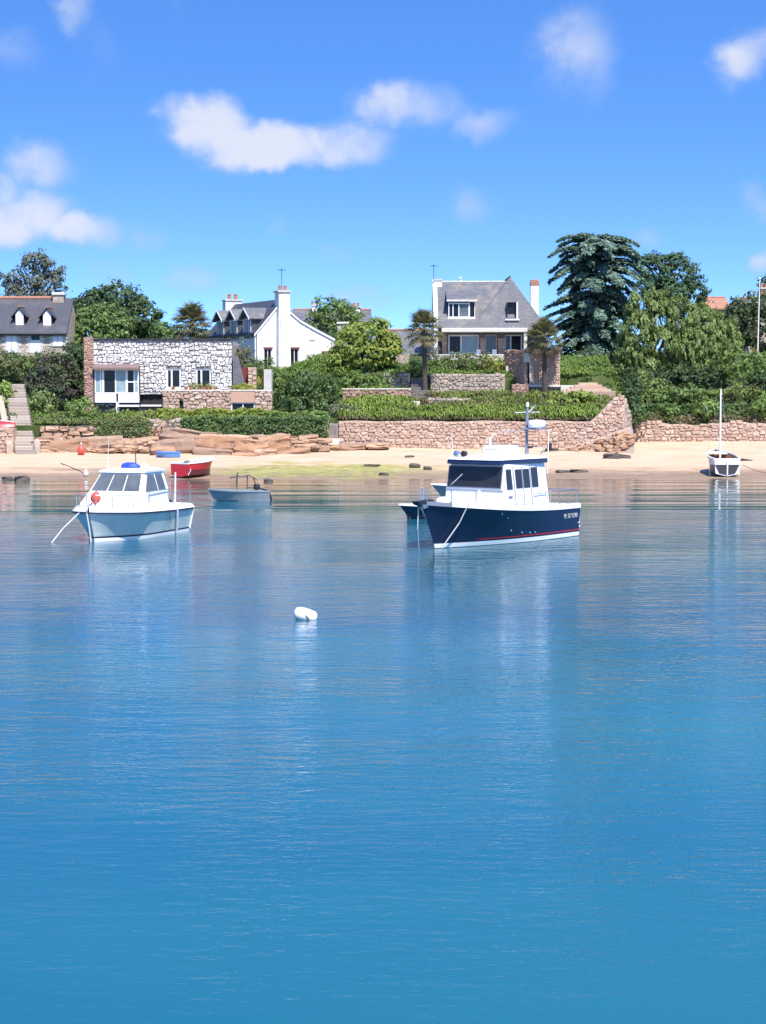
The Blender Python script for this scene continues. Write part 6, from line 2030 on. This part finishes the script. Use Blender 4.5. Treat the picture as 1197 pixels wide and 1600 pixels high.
def white_boat():
    bow = at(147, 846, CAMH * FPX / 246)
    th = R(71)
    r = thing('fishing_boat', 'white cabin fishing boat with pale aqua hull and red bow buoy', 'boat', (bow.x, bow.y, 0), th)
    Bs = lambda k: 1.42 * (1 - max(0, 1 - k / .30) ** 2.3) - .06 * max(0, k - .6) / .4
    Bc = lambda k: 1.16 * (1 - max(0, 1 - k / .45) ** 2.0)
    zs = lambda k: .93 + .16 * (1 - k) ** 2
    zc = lambda k: .02 + .10 * max(0, 1 - k / .4) ** 2
    h = Hull(5.9, .42, Bs, Bc, zs, zc, -.35, 1.1)
    hull = h.shell().build('hull', M['hull_aqua'], r, smooth=50)
    h.strip(-.02, .10, .010).build('white_waterline', M['boat_white'], hull)
    h.strip(.11, .165, .012).build('boot_stripe', M['rubber_navy'], hull)
    h.rail(-.05, .02, .1, .0, 1.0, .035).build('rubbing_strake', M['rubber_navy'], r, smooth=30)
    # white deck moulding with a raised rim
    mb = MB()
    rows = []
    for i in range(25):
        k = max(.002, (i / 24) ** 1.3)
        p, q = h.pt(k, 1, -1, .03), h.pt(k, 1, 1, .03)
        f = min(.24, .8 * Bs(k))
        p2, q2 = h.pt(k, 1, -1, -f * .35), h.pt(k, 1, 1, -f * .35)
        p3, q3 = h.pt(k, 1, -1, -f), h.pt(k, 1, 1, -f)
        up = .24 if k < .6 else .24 - .06 * (k - .6) / .4
        rows.append([p + Vector((0, 0, .02)), p2 + Vector((0, 0, up * .75)), p3 + Vector((0, 0, up)), q3 + Vector((0, 0, up)), q2 + Vector((0, 0, up * .75)), q + Vector((0, 0, .02))])
    mb.loft(rows, closed=False)
    b = len(mb.v); mb.v += [tuple(p) for p in rows[-1]]; mb.f.append(tuple(range(b, b + 6)))
    mb.build('deck', M['boat_white'], r, smooth=30)
    # foredeck trunk and cabin
    def rg(z, f, a, w, c=.10): return [(f + c, -w, z), (a, -w, z), (a, w, z), (f + c, w, z), (f, w - c * 2, z), (f, -w + c * 2, z)]
    zw0, zw1, zr = 1.74, 2.36, 2.44
    def fx(z): return 1.75 + .62 * (z - zw0) / (zr - zw0)
    def wy(z): return 1.12 - .20 * (z - zw0) / (zr - zw0)
    trunk = MB().loft([rg(1.0, .55, 4.05, 1.18, .3), rg(1.28, .75, 4.05, 1.14, .28), rg(1.5, 1.25, 4.05, 1.13, .16), rg(zw0, fx(zw0), 4.05, wy(zw0), .07), rg(zr, fx(zr), 3.98, wy(zr), .06)], True, True, True).build('cabin', M['boat_white'], r)
    MB().loft([rg(zr, fx(zr) - .12, 4.15, wy(zr) + .06), rg(zr + .07, fx(zr) - .10, 4.18, wy(zr) + .07), rg(zr + .13, fx(zr) + .15, 4.0, wy(zr) - .2)], True, True, True).build('roof', M['boat_white'], r, smooth=30)
    W = wy((zw0 + zw1) / 2)
    e = .03
    for (y0, y1) in ((.96, .36), (.31, -.28), (-.33, -.93)):
        k0, k1 = wy(zw0 + .05) / 1.05, wy(zw1) / 1.05
        q = [(fx(zw0 + .04) - .02, y0 * k0, zw0 + .04), (fx(zw0 + .04) - .02, y1 * k0, zw0 + .04), (fx(zw1) - .02, y1 * k1, zw1), (fx(zw1) - .02, y0 * k1, zw1)]
        m = MB(); flatpane(m, q, .012)
        m.build('windscreen_pane', M['glass_grey'], trunk)
    for sd in (-1, 1):
        for (a0, a1, b0, b1) in ((2.06, 3.1, 2.55, 3.06), (3.2, 3.8, 3.18, 3.74)):
            q = [(a0, sd * (wy(zw0 + .02) + .012), zw0 + .02), (a1, sd * (wy(zw0 + .02) + .012), zw0 + .02), (b1, sd * (wy(zw1) + .012), zw1), (b0, sd * (wy(zw1) + .012), zw1)]
            m = MB(); flatpane(m, q, .012)
            m.build('side_window', M['glass_grey'], trunk)
        MB().tube([(2.2, sd * 1.2, 1.34), (2.2, sd * 1.2, 1.74), (3.9, sd * 1.18, 1.76), (3.9, sd * 1.2, 1.34)], .016, 5).build('grab_rail', M['steel'], r)
    MB().bbox(1.2, 1.65, -.35, .35, 1.46, 1.55, .04).build('forehatch', M['boat_cream'], r)
    # rails
    m = MB()
    for sd in (-1, 1):
        ks = (.03, .09, .2)
        tops = []
        for k in ks:
            p = h.pt(k, 1, sd, -.12) + Vector((0, 0, .15))
            m.tube([p, p + Vector((-.05, 0, .48))], .017, 5)
            tops.append(p + Vector((-.05, 0, .48)))
        m.tube(tops, .017, 5)
        ks = (.72, .85, .98)
        tops = []
        for k in ks:
            p = h.pt(k, 1, sd, -.12) + Vector((0, 0, .15))
            m.tube([p, p + Vector((0, 0, .5))], .016, 5)
            tops.append(p + Vector((0, 0, .5)))
        m.tube(tops, .016, 5)
        m.tube([t - Vector((0, 0, .22)) for t in tops], .010, 5)
    m.build('guard_rail', M['steel'], r)
    MB().tube([(5.0, -.95, 1.05), (5.0, -.97, 2.35)], .035, 6).build('fishing_post', M['boat_white'], r)
    MB().tube([(2.6, .75, zr + .1), (2.4, .58, 3.85)], .016, 5, .008).build('whip_aerial', M['boat_white'], r)
    MB().tube([(3.7, .1, zr + .1), (3.7, .1, zr + .72)], .02, 5).build('light_staff', M['black_plastic'], r)
    MB().lathe([(.03, 0), (.14, .03), (.15, .12), (.08, .2), (.02, .22)], 12, (3.55, -.35, zr + .1)).build('dome_light', M['boat_white'], r, smooth=40)
    c = MB().ell((0, 0, 0), (.24, .40, .17), 14, 8)
    c.v = [(x + .03 * math.sin(y * 17), y, max(z, -.06) + .02 * math.sin(x * 23 + y * 11)) for x, y, z in c.v]
    o = c.build('folded_cover', M['blue_cover'], smooth=60)
    o.location = r.matrix_basis @ Vector((3.55, .25, zr + .17)) if False else Matrix.Rotation(th, 4, 'Z') @ Vector((3.5, .22, zr + .17)) + Vector((bow.x, bow.y, 0))
    o.rotation_euler = (0, 0, th)
    tag(o, 'bundled bright blue cover lying on the white cabin roof', 'cover')
    # bow gear
    b = MB().lathe([(.03, .26), (.06, .22), (.17, .10), (.20, -.02), (.16, -.15), (.06, -.24), (.03, -.28)], 14)
    bo = b.build('buoy', M['buoy_red'], smooth=50)
    bo.location = Matrix.Rotation(th, 4, 'Z') @ Vector((.28, .06, 1.60)) + Vector((bow.x, bow.y, 0))
    bo.rotation_euler = (.25, .15, 0)
    tag(bo, 'red mooring buoy hung on the bow of the white fishing boat', 'buoy')
    MB().tube([(.25, .2, 1.38), (.0, .22, 1.30), (-.25, .12, 1.22), (-.46, .05, 1.08)], .035, 6).build('bow_rope', M['rope_blue'], r)
    MB().tube([(-.46, .05, 1.08), (-.36, .0, .5), (-.30, -.05, -.1)], .03, 5).build('mooring_line', M['rope_white'], r)
    MB().tube([(-.1, .55, 1.05), (-.6, .95, .5), (-1.1, 1.25, -.1)], .022, 5).build('mooring_line', M['rope_white'], r)
    p, q = h.pt(.72, 1, -1, .06), h.atz(.76, .12, -1, .08)
    MB().tube([p + Vector((0, 0, .05)), (p + q) / 2 + Vector((0, -.02, 0)), q], .05, 7).build('fender', M['boat_white'], r, smooth=40)
    p, q = h.pt(.60, 1, -1, .05), h.atz(.66, .45, -1, .05)
    MB().tube([p + Vector((0, .25, .3)), p, q], .012, 4).build('stray_rope', M['rope_dark'], r)
    MB().tube([h.pt(.985, 1, -1, .02), h.atz(.985, .1, -1, .02)], .035, 6).build('quarter_trim', M['boat_white'], r)
    # outboard leg at the stern
    MB().bbox(5.85, 6.3, -.25, .25, .3, 1.25, .1).build('outboard', M['black_plastic'], r, smooth=30)
white_boat()

def dinghy(name, label, bow, th, L, B, zb, zstern, hullmat, inmat, rimmat, rake=.35, thwarts=2, full=.5, keel=-.15, sunk=.0, lower=None, rimw=.05):
    Bs = lambda k: B * (1 - max(0, 1 - k / full) ** 2.2) - B * .12 * max(0, k - .6) / .4
    Bc = lambda k: B * .78 * (1 - max(0, 1 - k / (full + .15)) ** 1.9)
    zs = lambda k: zstern + (zb - zstern) * (1 - k) ** 1.8
    zc = lambda k: .0 + .12 * max(0, 1 - k / .4) ** 2
    h = Hull(L, rake, Bs, Bc, zs, zc, keel, 1.1)
    r = thing(name, label, 'boat', bow, th)
    hull = h.shell(5, 20).build('hull', M[hullmat], r, smooth=50)
    if lower: h.strip(.0, lower[1], .006).build('lower_hull', M[lower[0]], hull)
    inn = Hull(L - .05, rake - .05, lambda k: max(.0, Bs(k) - .035), lambda k: max(0, Bc(k) - .035), zs, lambda k: zc(k) + .05, keel + .12, 1.1)
    sh = inn.shell(4, 16)
    sh.f = [f[::-1] for f in sh.f]
    sh.build('lining', M[inmat], r, smooth=50)
    h.rail(-.02, .035, rimw, 0, 1, .02).build('gunwale', M[rimmat], r)
    MB().box(L - .03, L + .012, -Bs(1), Bs(1), zs(1) - .05, zs(1) + .03).build('transom_cap', M[rimmat], r)
    for i in range(thwarts):
        k = .38 + .32 * i
        p = inn.pt(k, .62, -1)
        MB().box(p.x - .12, p.x + .12, p.y, -p.y, p.z - .02, p.z + .02).build('thwart', M[rimmat if rimmat != 'alloy' else 'alloy'], r)
    return r, h

# grey dinghy with outboard
b = at(333, 783, CAMH * FPX / 183)
gd, gh = dinghy('rowing_dinghy', 'grey aluminium dinghy with black outboard afloat near the tide edge', (b.x, b.y, 0), R(18), 2.75, .68, .58, .46, 'alloy', 'alloy', 'alloy', .25)
m = MB().lathe([(.10, -.02), (.16, .02), (.17, .16), (.13, .26), (.04, .29)], 12, (2.22, -.05, .55))
om = m.build('outboard', M['black_plastic'], gd, smooth=40)
MB().tube([(2.35, -.05, .62), (2.85, -.05, .45), (3.0, -.05, -.1)], .05, 6).build('outboard_leg', M['black_plastic'], om)
MB().tube([(2.1, -.05, .62), (1.75, -.02, .66)], .02, 5).build('tiller', M['black_plastic'], om)
# red and white rowing boat at the edge of the sand
p = at(277, 750, 117.5)
rr, rh = dinghy('rowing_boat', 'red and white open rowing boat resting on the tide edge', (p.x + 1.75, 120.2, beach(p.x + 1.75, 120.2) + .10), R(236), 2.9, .85, .95, .72, 'hull_red', 'boat_white', 'boat_white', .3, 2, .55, -.12, lower=('hull_maroon', .32), rimw=.10)
MB().tube([(1.0, -.2, .75), (1.9, .3, .82)], .03, 5).build('oar', M['varnish'], rr)
MB().ell((2.3, .1, .75), (.2, .25, .14), 10, 6).build('bundle', M['rope_dark'], rr)
MB().tube([(2.6, .55, .7), (2.75, .75, .3), (3.2, .9, .0)], .02, 5).build('painter', M['rope_white'], rr)
# small blue boat on the dry sand
y = 134.3
p = at(263, 714, y)
bb, bh = dinghy('beached_dinghy', 'small light blue dinghy lying on dry sand below the rocks', (p.x - .82, y, beach(p.x, y) + .02), R(8), 1.65, .5, .36, .32, 'blue_boat', 'boat_white', 'blue_boat', .1, 1, .3, -.05, rimw=.22)
# small boats moored behind the navy cruiser
b = at(636, 811, CAMH * FPX / 211)
dinghy('tender', 'dark blue tender with pale gunwale tucked behind the navy cruiser bow', (b.x, b.y, 0), R(30), 3.0, .75, .62, .5, 'navy_paint', 'boat_cream', 'boat_white', .4)
b = at(688, 778, CAMH * FPX / 178)
dinghy('tender', 'grey tender with white gunwale floating beyond the wheelhouse windscreen', (b.x, b.y, 0), R(16), 3.4, .8, .70, .55, 'alloy', 'boat_cream', 'boat_white', .5)

# beached day boat with mast, seen from astern
def dayboat():
    Y = 119.2
    xc = X(1137.5, Y)
    L = 4.6
    zb = beach(xc, Y) + .10
    r, h = dinghy('sailing_dayboat', 'white and dark open day boat with bare white mast on legs at the tide edge', (xc + .1, Y + L, zb + .12), R(-91), L, .92, 1.35, .92, 'boat_white', 'varnish', 'boat_white', .45, 2, .62, -.18, rimw=.06)
    h.strip(.0, .52, .008).build('dark_bottom', M['hull_dark'], r)
    zt = h.zs(1)
    MB().prism([(L + .018, -.80, zt - .06), (L + .018, .80, zt - .06), (L + .018, .76, .56), (L + .018, -.76, .56)], (.012, 0, 0)).build('transom_panel', M['boat_white'], r)
    MB().prism([(L + .018, -.755, .555), (L + .018, .755, .555), (L + .018, .5, .02), (L + .018, 0, -.1), (L + .018, -.5, .02)], (.012, 0, 0)).build('transom_bottom', M['hull_dark'], r)
    MB().box(L + .03, L + .09, -.04, .04, -.1, .85).build('rudder', M['boat_cream'], r)
    mz = Z(608, Y + 2.4) - zb - .12
    MB().tube([(1.7, 0, .1), (1.7, 0, 2.2), (1.7, 0, mz)], .075, 8, .045).build('mast', M['boat_white'], r, smooth=50)
    MB().prism([(.1, -.55, 1.2), (.1, .55, 1.2), (1.0, .7, 1.08), (1.0, -.7, 1.08)], (0, 0, .03)).build('foredeck', M['boat_white'], r)
    for sd in (-1, 1):
        p = h.pt(.78, .8, sd, .05)
        MB().tube([p + Vector((0, 0, .1)), (p.x, p.y + sd * .04, -.22)], .04, 6).build('beaching_leg', M['boat_cream'], r)
    MB().box(2.6, 3.4, -.75, .75, .55, .6).build('side_bench', M['varnish'], r)
    for sd in (-1, 1):
        MB().tube([(1.7, 0, mz * .9), h.pt(.45, 1, sd, 0)], .006, 4).build('stay', M['steel'], r)
dayboat()
tag(MB().tube([at(1161, 727, 120), at(1180, 735, 118.8) , at(1215, 743, 117.5)], .02, 5).build('mooring_rope', M['rope_dark']), 'dark rope running from the day boat over wet sand', 'rope')

# ---------------------------------------------------------------- buoys and small things
Yb = CAMH * FPX / 369
p = at(477, 967, Yb)
bu = thing('mooring_buoy', 'white plastic mooring buoy floating alone on open water', 'buoy', (p.x, Yb, 0))
prof = [(.03, -.30), (.10, -.285), (.155, -.23), (.17, -.12), (.175, .05), (.165, .17), (.13, .25), (.06, .285), (.02, .29)]
q = MB().lathe(prof, 20, (0, 0, .10), (-.93, -.18, .30)).build('float', M['buoy_white'], bu, smooth=60)
MB().lathe([(.178, -.012), (.181, 0), (.178, .012)], 20, Vector((0, 0, .10)) + Vector((-.93, -.18, .30)).normalized() * -.05, (-.93, -.18, .30)).build('mould_seam', M['boat_cream'], bu)
MB().tube([(.02, -.17, .12), (.10, -.19, .03), (.13, -.20, -.08)], .018, 5).build('pick_up_rope', M['rope_dark'], bu)

def beach_buoy(px, py, rad, mat, label):
    Y = 132.0
    for _ in range(8):
        Y = min(135.2, (CAMH - max(0, beach(X(px, Y), Y))) * FPX / (py - 600))
    x = X(px, Y)
    r = thing('beach_buoy', label, 'buoy', (x, Y, beach(x, Y)))
    MB().lathe([(.04, -.02), (rad * .7, .06), (rad, rad * .9), (rad * .8, rad * 1.7), (rad * .3, rad * 2.3), (rad * .12, rad * 2.6)], 14).build('float', M[mat], r, smooth=50)
    MB().lathe([(rad * .16, rad * 2.55), (rad * .18, rad * 2.8), (rad * .05, rad * 2.95)], 8).build('eye', M['boat_white'], r)
    return r
beach_buoy(126, 710, .30, 'buoy_red', 'large red buoy standing on the sand against the rocks')
beach_buoy(133, 746, .17, 'buoy_white', 'small white buoy lying on wet sand on its rope')
p0, p1, p2 = at(133, 744, 121), at(112, 732, 125.5), at(95, 724, 129)
tag(MB().tube([Vector((a.x, a.y, beach(a.x, a.y) + .03)) for a in (p0, p0.lerp(p1, .5), p1, p2)], .03, 5).build('mooring_rope', M['rope_dark']), 'dark mooring rope trailing up the sand from the small white buoy', 'rope')
# weedy old mooring frame in the shallows
p = at(383, 754, 113)
dw = thing('driftwood', 'dark weedy branching driftwood standing in the shallows', 'driftwood', (p.x, 113.0, 0))
for pts, rad in (([(-.5, 0, -.4), (-.48, 0, .35), (-.42, 0, .6)], .07), ([(-.9, 0, .28), (-.45, .05, .36), (-.1, 0, .34)], .05), ([(-.1, 0, .34), (.2, .05, .44), (.48, 0, .30), (.62, .1, -.1)], .05), ([(.15, 0, .42), (.1, 0, -.2)], .05), ([(.48, 0, .3), (.7, 0, .18)], .045)):
    MB().tube(pts, rad, 6, rad * .6).build('branch', M['wet_rock'], dw)
tag(MB().tube([at(905, 705, 134) , at(880, 703, 135), at(845, 706, 134)], .03, 4).build('driftwood', M['bark']), 'thin driftwood line on the sand by the ramp', 'driftwood')
